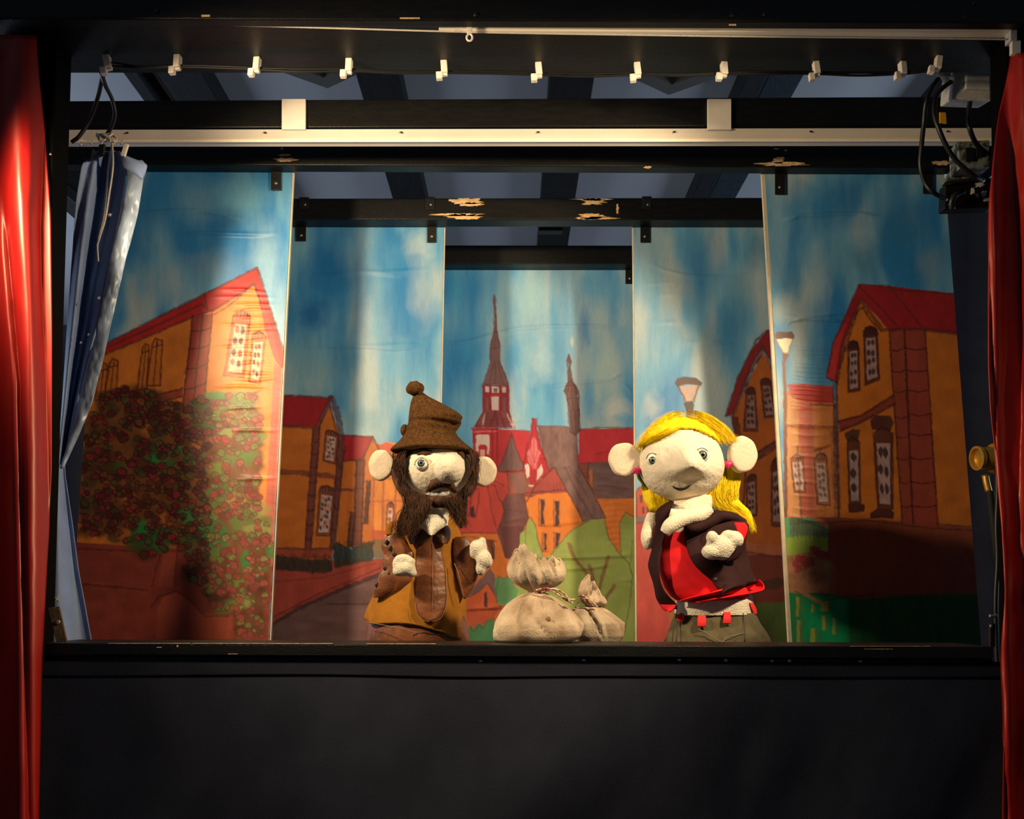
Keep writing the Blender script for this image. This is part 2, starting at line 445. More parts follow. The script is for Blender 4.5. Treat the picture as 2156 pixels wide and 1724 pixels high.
box('rear_shelf', at(80, 1360, YS).x, at(2092, 1360, YS).x, YS + .137, 1.93, at(1078, 1357, YS).z - .05, at(1078, 1357, YS).z - .035, M['black_matt'], sill)
# apron cloth
ap = thing('apron_cloth', 'dark navy cloth hanging below the playboard', 'cloth')
def apron_rows(y0, y1, Yo, nm, m, thick):
    V = []; Fc = []; nx, ny = 200, 36
    for i in range(ny):
        t = i / (ny - 1)
        for j in range(nx):
            s = j / (nx - 1); px = 50 + s * 2110
            top = y0 + 1.5 * math.sin(s * 9 + .6) - 3 * math.exp(-((px - 560) / 260) ** 2) + 4 * math.exp(-((px - 1000) / 200) ** 2) + 3 * s
            py = top + t * (y1 - y0)
            Y = YS + .010 + Yo + (.004 * math.sin(px / 63 + .8 * math.sin(py / 90)) + .005 * float(fbm(px / 130 + py / 320, py / 400, 5))) * min(1, max(0, (py - 1410) / 220))
            V.append(at(px, py, Y))
    for i in range(ny - 1):
        for j in range(nx - 1):
            a = i * nx + j; Fc.append((a, a + nx, a + nx + 1, a + 1))
    o = mesh(nm, V, Fc, m, ap); md = o.modifiers.new('thickness', 'SOLIDIFY'); md.thickness = thick; md.offset = 1
apron_rows(1390, 2150, 0.0, 'hanging_cloth', M['navy'], .0015)
apron_rows(1391, 1421, -.0022, 'hem', M['navy_dark'], .0015)

# crossbeams with worn edges
def patch(name, cx, cy, w, h, Y, m, parent, seed=0, d=.0012):
    """irregular flake of bare wood where the paint has worn through"""
    rng = np.random.RandomState(seed); n = 46; a = np.linspace(0, 2 * math.pi, n, endpoint=False)
    r = 1 + .35 * vnoise(np.cos(a) * 3 + seed, np.sin(a) * 3) + .22 * rng.randn(n) * .6
    pts = [at(cx + w / 2 * math.cos(t) * abs(q), cy + np.clip(h / 2 * math.sin(t) * abs(q), -h / 2, h / 2), Y - d) for t, q in zip(a, r)]
    V = pts + [p + Vector((0, d, 0)) for p in pts]
    Fc = [tuple(range(n - 1, -1, -1))] + [(i, (i + 1) % n, (i + 1) % n + n, i + n) for i in range(n)]
    return mesh(name, V, Fc, m, parent, False)
YB2 = Y_of(268, HB); YB3 = 1.95; YB4 = Y_of(462, HB); YB5 = Y_of(555, HB)
b2 = thing('crossbeam', 'black crossbeam carrying the white rail, nearest the header', 'beam', 'black crossbeams over the stage')
beam('timber', 100, 2130, 212, 202, 270, 264, YB2, .055, M['black'], b2)
b3 = thing('crossbeam', 'black crossbeam that the two outer painted wings hang from', 'beam', 'black crossbeams over the stage')
beam('timber', px_of(-1.112, 325, YB3), px_of(1.142, 325, YB3), 297, 301, 346, 353, YB3, .036, M['black'], b3)
for i, (cx, cy, w, h) in enumerate(((600, 336, 42, 9), (600, 326, 24, 6), (1642, 345, 84, 9), (1640, 337, 22, 14), (1625, 305, 18, 5), (1635, 313, 12, 4), (1365, 352, 16, 5), (1398, 303, 10, 4), (1985, 343, 36, 10), (735, 418, 1, 1))):
    if w > 2: patch('worn_patch', cx, cy, w, h, YB3, M['bare_wood'], b3, i + 3)
b4 = thing('crossbeam', 'black crossbeam with two pairs of worn wood patches, third from the front', 'beam', 'black crossbeams over the stage')
beam('timber', px_of(-1.112, 440, YB4), px_of(1.142, 440, YB4), 418, 415, 462, 463, YB4, .049, M['black'], b4)
for i, (cx, cy, w, h) in enumerate(((985, 423, 62, 13), (992, 430, 46, 8), (975, 456, 70, 12), (962, 452, 84, 6), (1248, 424, 50, 14), (1250, 420, 74, 5), (1245, 456, 62, 13), (1262, 459, 80, 6), (1300, 440, 5, 22))):
    patch('worn_patch', cx, cy, w, h, YB4, M['bare_wood'], b4, i + 40)
b5 = thing('crossbeam', 'black crossbeam above the central church painting, farthest back', 'beam', 'black crossbeams over the stage')
beam('timber', px_of(-1.112, 535, YB5), px_of(1.142, 535, YB5), 515, 517, 555, 556, YB5, .05, M['black'], b5)
pxbox('stop_block', 1135, 478, 1185, 485, YB4 + .1, .03, M['black_matt'], b5)
for (px, bb_, y0, y1, Yb_) in ((1652, b3, 299, 326, YB3), (592, b3, 297, 322, YB3), (905, b4, 414, 440, YB4), (1362, b4, 413, 440, YB4), (640, b4, 415, 440, YB4)):
    hk = pxbox('beam_hook', px - 10, y0, px + 10, y1, Yb_ - .003, .003, M['iron'], bb_, .0006); screw('screw', px + 2, y1 - 9, Yb_ - .003, .0034, M['steel'], hk)
# side bearers that carry the crossbeams
for (x, lab) in ((-1.135, 'left of the blue curtain'), (1.165, 'right of the junction box')):
    o = box('side_bearer', x - .02, x + .02, 1.60, 2.75, EYE + HB + .005, EYE + HB + .07, M['black'], None, .003)
    tag(o, 'black side timber carrying the crossbeams, ' + lab, 'beam', 'side timbers of the booth')
    for yy in (2.70,):
        o = box('rear_post', x - .02, x + .02, yy, yy + .04, 0.0, EYE + HB + .004, M['black_matt'], None, .003)
        tag(o, 'black rear post of the booth, ' + lab, 'post', 'rear posts of the booth')

# white rail under the second beam
rail = thing('curtain_rail', 'long white curtain rail under the front crossbeam', 'rail')
xl_, xr_ = 112, 2136
yA, yB_ = YB2 - .004, YB2 + .026      # the rail's face leans back towards its lower edge
P = [at(xl_, 299, yB_), at(xr_, 297, yB_), at(xr_, 269, yA), at(xl_, 273, yA)]
hexa('rail_channel', [P[0], P[1], P[2], P[3], P[0] + Vector((0, .022, 0)), P[1] + Vector((0, .022, 0)), P[2] + Vector((0, .05, 0)), P[3] + Vector((0, .05, 0))], M['white_rail'], rail, .0012)
P = [at(xl_, 300, yB_ - .004), at(xr_, 298, yB_ - .004), at(xr_, 294.5, yB_ - .006), at(xl_, 296.5, yB_ - .006)]
hexa('rail_lip', P + [p + Vector((0, .004, .002)) for p in P], M['white_rail'], rail, .0008)
for px in (268, 558, 845, 1133, 1420, 1707, 1995):
    screw('rail_screw', px, 278.5 - (px - 268) * .002, YB2 + .004, .0042, M['iron'], rail)
for (x0, x1) in ((593, 643), (1490, 1540)):
    br = pxbox('rail_bracket', x0, 208, x1, 272, YB2 - .0068, .0065, M['white_plastic'], rail, .0008)

# header curtain track, cord, eyelet
trk = thing('curtain_track', 'white curtain track fixed under the header board', 'rail')
def under(px, py, dz=0.0): return at(px, py, Y_of(py, HB + .012 - dz))
for (ya, yb, dz) in ((53, 60, .010), (60.5, 65, .006), (65.5, 72, .011)):
    P = [under(924, ya - 1, dz), under(2130, ya + 4, dz), under(2130, yb + 8, dz), under(924, yb - 6 + 2, dz)]
    hexa('track_profile', P + [p + Vector((0, 0, dz - .001)) for p in P], M['white_rail'], trk, .0006)
pxbox('end_fitting', 2128, 62, 2142, 84, 1.432, .02, M['grey_plastic'], trk)
pxbox('end_fitting', 2131, 84, 2150, 112, 1.436, .01, M['white_plastic'], trk)
pc = tube('pull_cord', [(235, 46, YH0 + .02), (330, 49, YH0 + .025), (620, 57, YH0 + .03), (930, 66, YH0 + .033), (1078, 69.5, YH0 + .034), (1500, 76, YH0 + .036), (1900, 80, YH0 + .037), (2132, 83, YH0 + .038)], .0016, M['cord'], None, 8, 90)
tag(pc, 'thin white pull cord running along under the header', 'cord')
ey = thing('track_glider', 'white plastic glider with a ring hanging from the header track', 'hook')
pxbox('glider_body', 983, 53, 994, 70, 1.424, .004, M['white_plastic'], ey)
c = at(988.5, 79, 1.424); ring = [c + Vector((.0052 * math.cos(a), 0, .0070 * math.sin(a))) for a in np.linspace(0, 2 * math.pi, 25)]
V, Fc = tube_geo(ring, .0019, 8, False); mesh('ring', V, Fc, M['white_plastic'], ey)

# cable clips on the header's back edge
ordn = ['first', 'second', 'third', 'fourth', 'fifth', 'sixth', 'seventh', 'eighth', 'ninth', 'tenth', 'eleventh']
clips = [(228, 134), (375, 134), (542, 139), (735, 142), (935, 146), (1134, 150), (1342, 150), (1523, 149), (1718, 148), (1898, 148), (1973, 136)]
YCL = YH1 - .012
proto = None
for i, (px, py) in enumerate(clips):
    lab = 'small white cable clip under the header, %s from the left' % ordn[i]
    if proto is None:
        t = thing('cable_clip', lab, 'clip', 'white cable clips along the header')
        bm = bmesh.new(); s = mpp(140, YCL)
        def addbox(bm, x0, x1, y0, y1, z0, z1, bev):
            r = bmesh.ops.create_cube(bm, size=1); vv = r['verts']
            for v in vv: v.co = Vector(((x0 + x1) / 2 + v.co.x * (x1 - x0), (y0 + y1) / 2 + v.co.y * (y1 - y0), (z0 + z1) / 2 + v.co.z * (z1 - z0)))
            es = list({e for v in vv for e in v.link_edges})
            bmesh.ops.bevel(bm, geom=es, offset=bev, segments=2, affect='EDGES', profile=.5)
        addbox(bm, -6 * s, 7 * s, -.010, .004, -12 * s, 16 * s, .0015)
        bmobj('clip_nail_block', bm, M['white_plastic'], t)
        bm = bmesh.new(); addbox(bm, -17 * s, -5 * s, -.007, .004, -24 * s, -8 * s, .0012); addbox(bm, -8 * s, 6 * s, -.004, .003, -16 * s, -10 * s, .001)
        bmobj('clip_saddle', bm, M['white_plastic'], t)
        proto = t; o = t
    else:
        o = proto.copy(); COL.objects.link(o); o['label'] = lab
        for ch in list(proto.children):
            cc = ch.copy(); COL.objects.link(cc); cc.parent = o
    o.location = at(px, py, Y_of(py - 14, HB + .012))
    if i in (0, 10): o.rotation_euler = (0, R(12 if i else -14), 0)
    else: o.rotation_euler = (0, R(random.uniform(-5, 5)), R(random.uniform(-8, 8)))
for (dy, lab) in ((0, 'upper'), (7, 'lower')):
    YCB = lambda yy: Y_of(yy - 17, HB + .012) + .003
    pts = [(235, 132 + dy, YCB(134))]
    for i in range(1, len(clips)):
        (xa_, ya_), (xb_, yb_) = clips[i - 1], clips[i]
        pts.append(((xa_ + xb_) / 2, (ya_ + yb_) / 2 + 5 + dy * .6 + 2.5 * math.sin(i * 2.1 + dy), YCB((ya_ + yb_) / 2))); pts.append((xb_, yb_ + 4 + dy * .5, YCB(yb_)))
    tag(tube('electric_cable', pts, .0024, M['cable'], None, 8, 120), '%s of two black cables clipped along the header' % lab, 'cable', 'cables along the header')

# ================================================================== painted backdrops
COMP = np.array((.93, 1.05, 1.17))                # pigment seen in warm lamp light -> pigment in white light
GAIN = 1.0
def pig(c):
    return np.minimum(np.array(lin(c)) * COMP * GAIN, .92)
pm = bpy.data.materials.new('scenery_paint'); pm.use_nodes = True
_n = pm.node_tree.nodes; _l = pm.node_tree.links; _b = _n['Principled BSDF']
_a = _n.new('ShaderNodeAttribute'); _a.attribute_name = 'paint'
_t = _n.new('ShaderNodeTexCoord'); _mp = _n.new('ShaderNodeMapping'); _mp.inputs['Scale'].default_value = (3, 1, .8)
_l.new(_t.outputs['Object'], _mp.inputs['Vector'])
_nz = _n.new('ShaderNodeTexNoise'); _nz.inputs['Scale'].default_value = 60; _nz.inputs['Detail'].default_value = 6; _l.new(_mp.outputs[0], _nz.inputs['Vector'])
_mr = _n.new('ShaderNodeMapRange'); _mr.inputs['From Min'].default_value = .25; _mr.inputs['From Max'].default_value = .75; _mr.inputs['To Min'].default_value = .93; _mr.inputs['To Max'].default_value = 1.06
_l.new(_nz.outputs['Fac'], _mr.inputs['Value'])
_mx = _n.new('ShaderNodeVectorMath'); _mx.operation = 'SCALE'; _l.new(_a.outputs['Color'], _mx.inputs[0]); _l.new(_mr.outputs[0], _mx.inputs['Scale'])
_l.new(_mx.outputs[0], _b.inputs['Base Color'])
_b.inputs['Roughness'].default_value = .42; _b.inputs['Specular IOR Level'].default_value = .35
_wv = _n.new('ShaderNodeTexNoise'); _wv.inputs['Scale'].default_value = 500; _l.new(_t.outputs['Object'], _wv.inputs['Vector'])
_bp = _n.new('ShaderNodeBump'); _bp.inputs['Strength'].default_value = .12; _bp.inputs['Distance'].default_value = .002
_l.new(_wv.outputs['Fac'], _bp.inputs['Height']); _l.new(_bp.outputs[0], _b.inputs['Normal'])

class Canvas:
    """a flat painted sheet; colours are laid on its own vertices, outlines given in photo pixels"""
    def __init__(self, Y, tl, tr, bl, br, step=2.0):
        self.Y = Y
        top = at(tl[0], tl[1], Y); bot = at(bl[0], bl[1], Y)
        self.L0, self.L1 = at(*tl, Y).x, at(*bl, Y).x
        self.R0, self.R1 = at(*tr, Y).x, at(*br, Y).x
        self.zt, self.zb = top.z, bot.z
        self.ny = int(abs(bl[1] - tl[1]) / step); self.nx = int((tr[0] - tl[0] + br[0] - bl[0]) / 2 / step)
        t = np.linspace(0, 1, self.ny)[:, None]; s = np.linspace(0, 1, self.nx)[None, :]
        self.X = (self.L0 * (1 - t) + self.L1 * t) * (1 - s) + (self.R0 * (1 - t) + self.R1 * t) * s
        self.Z = np.broadcast_to(self.zt * (1 - t) + self.zb * t, self.X.shape)
        dz = self.Z - EYE                              # project back to photo pixels
        w = Y * CP + dz * SP; self.PX = CX + F * self.X / w; self.PY = CY - F * (-Y * SP + dz * CP) / w
        self.C = np.zeros(self.X.shape + (3,)); self.D = np.zeros(self.X.shape); self.I = np.zeros(self.X.shape, int)
        self.names = ['painted_sky']; self.cur = 0
    def layer(self, name, new=True):
        if name in self.names and not new: self.cur = self.names.index(name)
        else: self.names.append(name); self.cur = len(self.names) - 1
    def win(self, x0, y0, x1, y1):
        r = np.where((self.PY[:, 0] >= y0) & (self.PY[:, 0] <= y1))[0]
        if len(r) == 0: return None
        c = np.where((self.PX[r[0]:r[-1] + 1].min(0) <= x1) & (self.PX[r[0]:r[-1] + 1].max(0) >= x0))[0]
        if len(c) == 0: return None
        return slice(r[0], r[-1] + 1), slice(c[0], c[-1] + 1)
    @staticmethod
    def segd(px, py, a, b):
        dx, dy = b[0] - a[0], b[1] - a[1]; L = dx * dx + dy * dy + 1e-9
        t = np.clip(((px - a[0]) * dx + (py - a[1]) * dy) / L, 0, 1)
        return np.hypot(px - a[0] - t * dx, py - a[1] - t * dy)
    def poly(self, pts, col, alpha=1.0, soft=1.6, var=.10, own=True, seed=1, wob=1.2, ns=(18, 40)):
        P = np.array([p[:2] for p in pts], float)
        w = self.win(P[:, 0].min() - 4 - soft, P[:, 1].min() - 4 - soft, P[:, 0].max() + 4 + soft, P[:, 1].max() + 4 + soft)
        if w is None: return
        px = self.PX[w]; py = self.PY[w]
        if wob: px = px + wob * vnoise(py / 9, px / 11, seed + 5); py = py + wob * vnoise(px / 9, py / 13, seed + 9)
        ins = np.zeros(px.shape, bool); d = np.full(px.shape, 1e9)
        for i in range(len(P)):
            a, b = P[i], P[(i + 1) % len(P)]
            if a[1] != b[1]:
                c = ((a[1] > py) != (b[1] > py)) & (px < (b[0] - a[0]) * (py - a[1]) / (b[1] - a[1]) + a[0])
                ins ^= c
            d = np.minimum(d, self.segd(px, py, a, b))
        sd = np.where(ins, d, -d); A = np.clip(sd / soft + .5, 0, 1) * alpha
        n = fbm(self.PX[w] / ns[0], self.PY[w] / ns[1], seed, 3)[..., None]
        cc = pig(col) * (1 + var * 1.8 * n)
        self.C[w] = self.C[w] * (1 - A[..., None]) + np.clip(cc, 0, .92) * A[..., None]
        if own and self.cur: self.I[w] = np.where(sd > 0, self.cur, self.I[w])
    def line(self, pts, col=(64, 32, 30), width=4.0, alpha=.85, seed=1, close=False, wob=1.0):
        P = [p[:2] for p in pts] + ([pts[0][:2]] if close else []); Q = np.array(P, float)
        m = width + 3
        w = self.win(Q[:, 0].min() - m, Q[:, 1].min() - m, Q[:, 0].max() + m, Q[:, 1].max() + m)
        if w is None: return
        px = self.PX[w] + wob * vnoise(self.PY[w] / 8, self.PX[w] / 8, seed); py = self.PY[w] + wob * vnoise(self.PX[w] / 8, self.PY[w] / 8, seed + 3)
        d = np.full(px.shape, 1e9)
        for i in range(len(P) - 1): d = np.minimum(d, self.segd(px, py, P[i], P[i + 1]))
        wd = width * .5 * (1 + .35 * vnoise(px / 6, py / 6, seed + 7))
        A = (np.clip((wd - d) / 1.6 + .5, 0, 1) * alpha * (.85 + .15 * vnoise(px / 4, py / 4, seed + 2)))[..., None]
        self.C[w] = self.C[w] * (1 - A) + pig(col) * A
    def blob(self, x, y, rx, ry, col, alpha=.6, soft=.8, seed=1):
        w = self.win(x - rx * 1.6, y - ry * 1.6, x + rx * 1.6, y + ry * 1.6)
        if w is None: return
        px, py = self.PX[w], self.PY[w]
        r = np.hypot((px - x) / rx, (py - y) / ry) + .28 * fbm(px / (rx * .5), py / (ry * .5), seed, 3)
        A = (np.clip((1.05 - r) / soft, 0, 1) * alpha)[..., None]
        self.C[w] = self.C[w] * (1 - A) + pig(col) * A
    def sky(self, seed, pale=.0, y_low=1100):
        px, py = self.PX, self.PY
        a = fbm(px / 70 + .25 * vnoise(px / 40, py / 60, seed + 7), py / 170, seed, 2); b = fbm(px / 30, py / 150, seed + 50, 3); c = fbm(px / 12, py / 90, seed + 90, 2)
        k = np.clip(.46 + .62 * a + .24 * b + .08 * c + pale, 0, 1); k = (k * k * (3 - 2 * k))[..., None]
        d, m_, l = pig((50, 128, 184)), pig((112, 166, 196)), pig((182, 190, 188))
        self.C[:] = np.where(k < .5, d + (m_ - d) * (k / .5), m_ + (l - m_) * ((k - .5) / .5))
    def crease(self, pts, amp=.0016, width=4.0, fade=60):
        Q = np.array(pts, float); m = width * 4
        w = self.win(Q[:, 0].min() - m, Q[:, 1].min() - m, Q[:, 0].max() + m, Q[:, 1].max() + m)
        if w is None: return
        px, py = self.PX[w], self.PY[w]; d = np.full(px.shape, 1e9)
        for i in range(len(Q) - 1): d = np.minimum(d, self.segd(px, py, Q[i], Q[i + 1]))
        e = np.clip(np.minimum(np.hypot(px - Q[0, 0], py - Q[0, 1]), np.hypot(px - Q[-1, 0], py - Q[-1, 1])) / fade, 0, 1)
        self.D[w] += 1.7 * amp * np.exp(-(d / width) ** 2) * e
    def quad(self, q, u, v):
        (ax, ay), (bx, by), (cx, cy), (dx, dy) = q
        return ((ax * (1 - u) + bx * u) * (1 - v) + (dx * (1 - u) + cx * u) * v, (ay * (1 - u) + by * u) * (1 - v) + (dy * (1 - u) + cy * u) * v)
    def window(self, q, nc=2, nr=4, frame=(92, 52, 48), glass=(206, 176, 166), pane=(52, 34, 36), hood=True, seed=1, red=None):
        """arched window: dark surround, pale casement, dark oval panes"""
        U = lambda u, v: self.quad(q, u, v)
        self.poly([U(0, .05), U(.25, -.03), U(.75, -.03), U(1, .05), U(1, 1), U(0, 1)], frame, .92, seed=seed)
        if hood:
            self.poly([U(-.08, .14), U(.05, -.01), U(.5, -.05), U(.95, -.01), U(1.08, .14)], frame, .9, seed=seed + 1)
            for u in (.2, .4, .6, .8): self.line([U(u, -.02), U(u, .12)], (58, 30, 28), 2.2)
        self.poly([U(.16, .17), U(.84, .17), U(.84, .93), U(.16, .93)], glass, .85, seed=seed + 2, var=.16, ns=(7, 9))
        for i in range(nc):
            for j in range(nr):
                u0 = .2 + .6 * i / nc; u1 = .2 + .6 * (i + .82) / nc; v0 = .2 + .7 * j / nr; v1 = .2 + .7 * (j + .72) / nr
                jr = random.Random(seed * 31 + i * 7 + j); ju = jr.uniform(-.05, .05); jv = jr.uniform(-.02, .02); u0 += ju; u1 += ju * .4; v0 += jv; v1 += jv * 1.5
                um, vm = (u0 + u1) / 2 + jr.uniform(-.03, .03), (v0 + v1) / 2
                col = red if (red and (i + j) % 3 == 0) else pane
                self.poly([U(um, v0), U(u1, vm - .02), U(u1, vm + .03), U(um, v1), U(u0, vm + .02), U(u0, vm - .03)], col, .9, seed=seed + i + j * 3, wob=1.0)
        self.line([U(0, .05), U(.5, -.04), U(1, .05), U(1, 1), U(0, 1)], (58, 30, 28), 3, .8, seed=seed, close=True)
    def pilaster(self, a0, a1, b0, b1, col, cuts, mid=True, seed=1):
        """corner stones between two slanting edges a (top) .. b (bottom)"""
        self.poly([a0, a1, b1, b0], col, .95, seed=seed)
        ln = lambda p, q, t: (p[0] * (1 - t) + q[0] * t, p[1] * (1 - t) + q[1] * t)
        self.line([a0, b0], width=4, seed=seed); self.line([a1, b1], width=4, seed=seed + 1)
        if mid: self.line([ln(a0, a1, .5), ln(b0, b1, .5)], width=3.4, seed=seed + 2)
        for i, t in enumerate(cuts):
            p, q = ln(a0, b0, t), ln(a1, b1, t)
            self.line([p, ((p[0] + q[0]) / 2, (p[1] + q[1]) / 2 + 4), q], width=3, seed=seed + 5 + i)
    def build(self, root):
        ny, nx = self.ny, self.nx
        Yv = self.Y - self.D + .0004 * fbm(self.PX / 60, self.PY / 30, 77, 2)
        V = np.stack([self.X, Yv, self.Z], -1).reshape(-1, 3)
        C = np.concatenate([self.C, np.ones(self.C.shape[:2] + (1,))], -1).reshape(-1, 4)
        idx = np.arange(ny * nx).reshape(ny, nx)
        quads = np.stack([idx[:-1, :-1], idx[1:, :-1], idx[1:, 1:], idx[:-1, 1:]], -1)
        ids = self.I[:-1, :-1].copy()
        def pieces(ids):                              # connected areas of one layer, by runs of equal id in each row
            par = []; runs = []; prev = []
            def find(k):
                while par[k] != k: par[k] = par[par[k]]; k = par[k]
                return k
            for r in range(ids.shape[0]):
                row = ids[r]; cut = np.flatnonzero(np.diff(row)) + 1; st = [0] + cut.tolist(); en = cut.tolist() + [len(row)]; cur = []
                p0 = 0
                for s_, e_ in zip(st, en):
                    k = len(par); par.append(k); cur.append((s_, e_, row[s_], k)); runs.append((r, s_, e_, row[s_], k))
                for (s_, e_, v, k) in cur:
                    while p0 < len(prev) and prev[p0][1] <= s_: p0 += 1
                    q_ = p0
                    while q_ < len(prev) and prev[q_][0] < e_:
                        if prev[q_][2] == v: par[find(k)] = find(prev[q_][3])
                        q_ += 1
                prev = cur
            lab = np.zeros(ids.shape, int); size = {}
            for (r, s_, e_, v, k) in runs:
                f = find(k); lab[r, s_:e_] = f; size[f] = size.get(f, 0) + e_ - s_
            return lab, size
        for _ in range(3):                            # specks join the layer beside them
            lab, size = pieces(ids); small = np.isin(lab, [k for k, n_ in size.items() if n_ < 90])
            if not small.any(): break
            for ax, sh in ((1, 1), (1, -1), (0, 1), (0, -1)):
                for _k in range(12):
                    nb = np.roll(ids, sh, ax); nbs = np.roll(small, sh, ax); m_ = small & ~nbs
                    if not m_.any(): break
                    ids[m_] = nb[m_]; small &= ~m_
        lab, size = pieces(ids)
        for f in sorted(size):
            sel = lab == f; nm = self.names[ids[sel][0]]; q = quads[sel]
            u, inv = np.unique(q.ravel(), return_inverse=True)
            me = bpy.data.meshes.new(nm); me.vertices.add(len(u)); me.vertices.foreach_set('co', V[u].astype(np.float32).ravel())
            me.loops.add(len(inv)); me.loops.foreach_set('vertex_index', inv.astype(np.int32).ravel())
            me.polygons.add(len(q)); me.polygons.foreach_set('loop_start', np.arange(0, len(inv), 4, dtype=np.int32))
            me.update(calc_edges=True)
            at_ = me.color_attributes.new('paint', 'FLOAT_COLOR', 'POINT'); at_.data.foreach_set('color', C[u].astype(np.float32).ravel())
            link(nm, me, pm, root, True)
    def board(self, root, l, r, th=.009):
        """the plywood sheet behind the paint, showing its pale edge by l / r metres"""
        y0 = self.Y + .002
        P = [(self.L1 - l, y0, self.zb), (self.R1 + r, y0, self.zb), (self.R0 + r, y0, self.zt), (self.L0 - l, y0, self.zt)]
        hexa('board', [Vector(p) for p in P] + [Vector(p) + Vector((0, th, 0)) for p in P], M['wood_edge'], root, .0006)

def strap(root, px, y0, y1, w, Y, sx=None):
    """iron hanger strap screwed to the top of a panel"""
    o = pxbox('hanger_strap', px - w / 2, y0, px + w / 2, y1, Y - .006, .003, M['iron'], root, .0006)
    s = screw('screw', px, y1 - (y1 - y0) * .26, Y - .006, .0042, M['steel'], o)
    return o
BRN = (96, 46, 42); DRK = (60, 30, 30)

# ------------------------------------------------------------------ left outer wing
YW1 = YB3 + .040
L1 = Canvas(YW1, (214, 355), (616, 355), (142, 1440), (562, 1440))
root = thing('backdrop_wing', 'painted wing with orange gabled house and climbing rose bush, beside the blue curtain', 'stage backdrop', 'painted stage backdrops')
L1.sky(3, -.10)
for b in ((270, 470, 90, 110, (42, 118, 172), .6), (420, 420, 60, 60, (128, 168, 186), .5), (520, 420, 80, 60, (120, 175, 195), .6), (330, 600, 70, 60, (140, 165, 175), .4), (560, 560, 40, 120, (165, 195, 205), .6), (450, 560, 90, 40, (150, 165, 170), .35), (300, 640, 60, 30, (170, 180, 180), .3), (595, 700, 26, 110, (190, 200, 205), .5)):
    L1.blob(*b, seed=int(b[0]))
z4 = (0, 300, .406); z5 = (0, 900, .478)
L1.layer('painted_house')
L1.poly([(200, 750), (405, 664), (536, 600), (592, 772), (566, 1240), (130, 1240), (160, 900)], (214, 118, 46), var=.14, ns=(30, 30))
L1.poly([(470, 660), (536, 605), (588, 775), (560, 1180), (500, 1180)], (232, 140, 62), .7, 30, var=.1)
L1.poly([(222, 724), (430, 619), (542, 563), (600, 748), (594, 778), (578, 756), (536, 600), (449, 655), (405, 668), (216, 748)], (186, 44, 42), seed=4)
L1.line([(222, 724), (300, 684), (430, 619), (542, 563), (600, 748)], BRN, 5, seed=2)
L1.line([(216, 735), (320, 690), (425, 640), (436, 652)], BRN, 5, .8, 3); L1.line([(218, 748), (405, 668), (449, 652), (500, 622), (534, 598), (556, 650), (590, 768)], BRN, 5, seed=4)
L1.line([(430, 619), (436, 650)], BRN, 4); L1.line([(452, 662), (480, 645), (520, 612)], DRK, 3)
L1.poly([(548, 620), (575, 700), (592, 772), (580, 760), (556, 690)], (206, 66, 56), .9)
L1.pilaster((406, 665), (447, 661), (384, 858), (430, 842), (158, 62, 52), (.16, .36, .58, .80))
for q in ((292, 730, 309, 820), (313, 718, 337, 812), (203, 769, 221, 842), (223, 761, 244, 836)):
    x0, y0, x1, y1 = q; sl = 8
    L1.poly([(x0 + sl, y0), (x1 + sl * .7, y0 - 2), (x1, y1), (x0 - 4, y1)], (190, 100, 40), .6)
    L1.line([(x0 + sl, y0 + 4), (x0 + sl + 6, y0 - 6), (x1 + sl * .5, y0 - 2), (x1 + sl * .6, y0 + 8), (x1, y1), (x0 - 4, y1)], DRK, 4, close=True)
    L1.line([((x0 + x1) / 2 + sl * .8, y0), ((x0 + x1) / 2 - 2, y1)], DRK, 3); L1.line([(x0 + sl, y0 + 12), (x1 + 5, y0 + 8)], DRK, 3)
L1.window([(493, 657), (528, 661), (514, 795), (471, 791)], 2, 4, (190, 92, 56), (226, 180, 150), (84, 48, 44), seed=11, red=(206, 66, 50))
L1.window([(532, 700), (560, 703), (548, 809), (524, 803)], 2, 4, (206, 110, 66), (228, 184, 154), (92, 54, 48), seed=17, red=(206, 66, 50))
for k in range(14): L1.line([(562, 735 + 7 * k), (574, 737 + 7 * k)], (170, 90, 50), 2, .5, k)
L1.poly([(310, 836), (385, 818), (384, 834), (312, 850)], (168, 66, 54), .9); L1.line([(310, 836), (384, 818)], DRK, 4); L1.line([(312, 850), (384, 835)], DRK, 4)
L1.line([(190, 885), (250, 862)], BRN, 5); L1.poly([(180, 880), (250, 858), (248, 872), (178, 896)], (120, 52, 44), .8)
L1.poly([(430, 850), (500, 832), (549, 822), (535, 834), (440, 858)], (116, 54, 44), .95); L1.line([(440, 856), (549, 822)], (150, 80, 50), 3)
L1.poly([(440, 880), (505, 878), (490, 892), (470, 908), (444, 900)], (130, 66, 50), .9); L1.line([(446, 884), (520, 920)], BRN, 7); L1.line([(446, 900), (440, 935)], DRK, 5)
L1.window([(444, 905), (478, 908), (476, 936), (444, 934)], 2, 1, (150, 76, 56), (226, 200, 190), (90, 56, 52), False, 23)
L1.poly([(578, 762), (594, 778), (572, 1240), (548, 1240)], (206, 98, 80), .95, var=.08)
for k in range(26): L1.line([(580 - k * .9, 785 + 17 * k), (594 - k * .9, 788 + 17 * k)], (180, 70, 66), 2.2, .6, k)
for k in range(6): L1.line([(586 - k * 3.5, 790 + 70 * k), (583 - k * 3.5, 860 + 70 * k)], (180, 70, 66), 2, .5, k)
L1.layer('painted_ground')
L1.poly([(100, 1138), (300, 1150), (420, 1160), (500, 1230), (575, 1190), (560, 1450), (80, 1450)], (146, 62, 46), var=.14, ns=(30, 22))
L1.poly([(330, 1285), (345, 1255), (372, 1246), (398, 1260), (425, 1290), (480, 1300), (520, 1280), (530, 1345), (330, 1345)], (186, 84, 58), .8, 4)
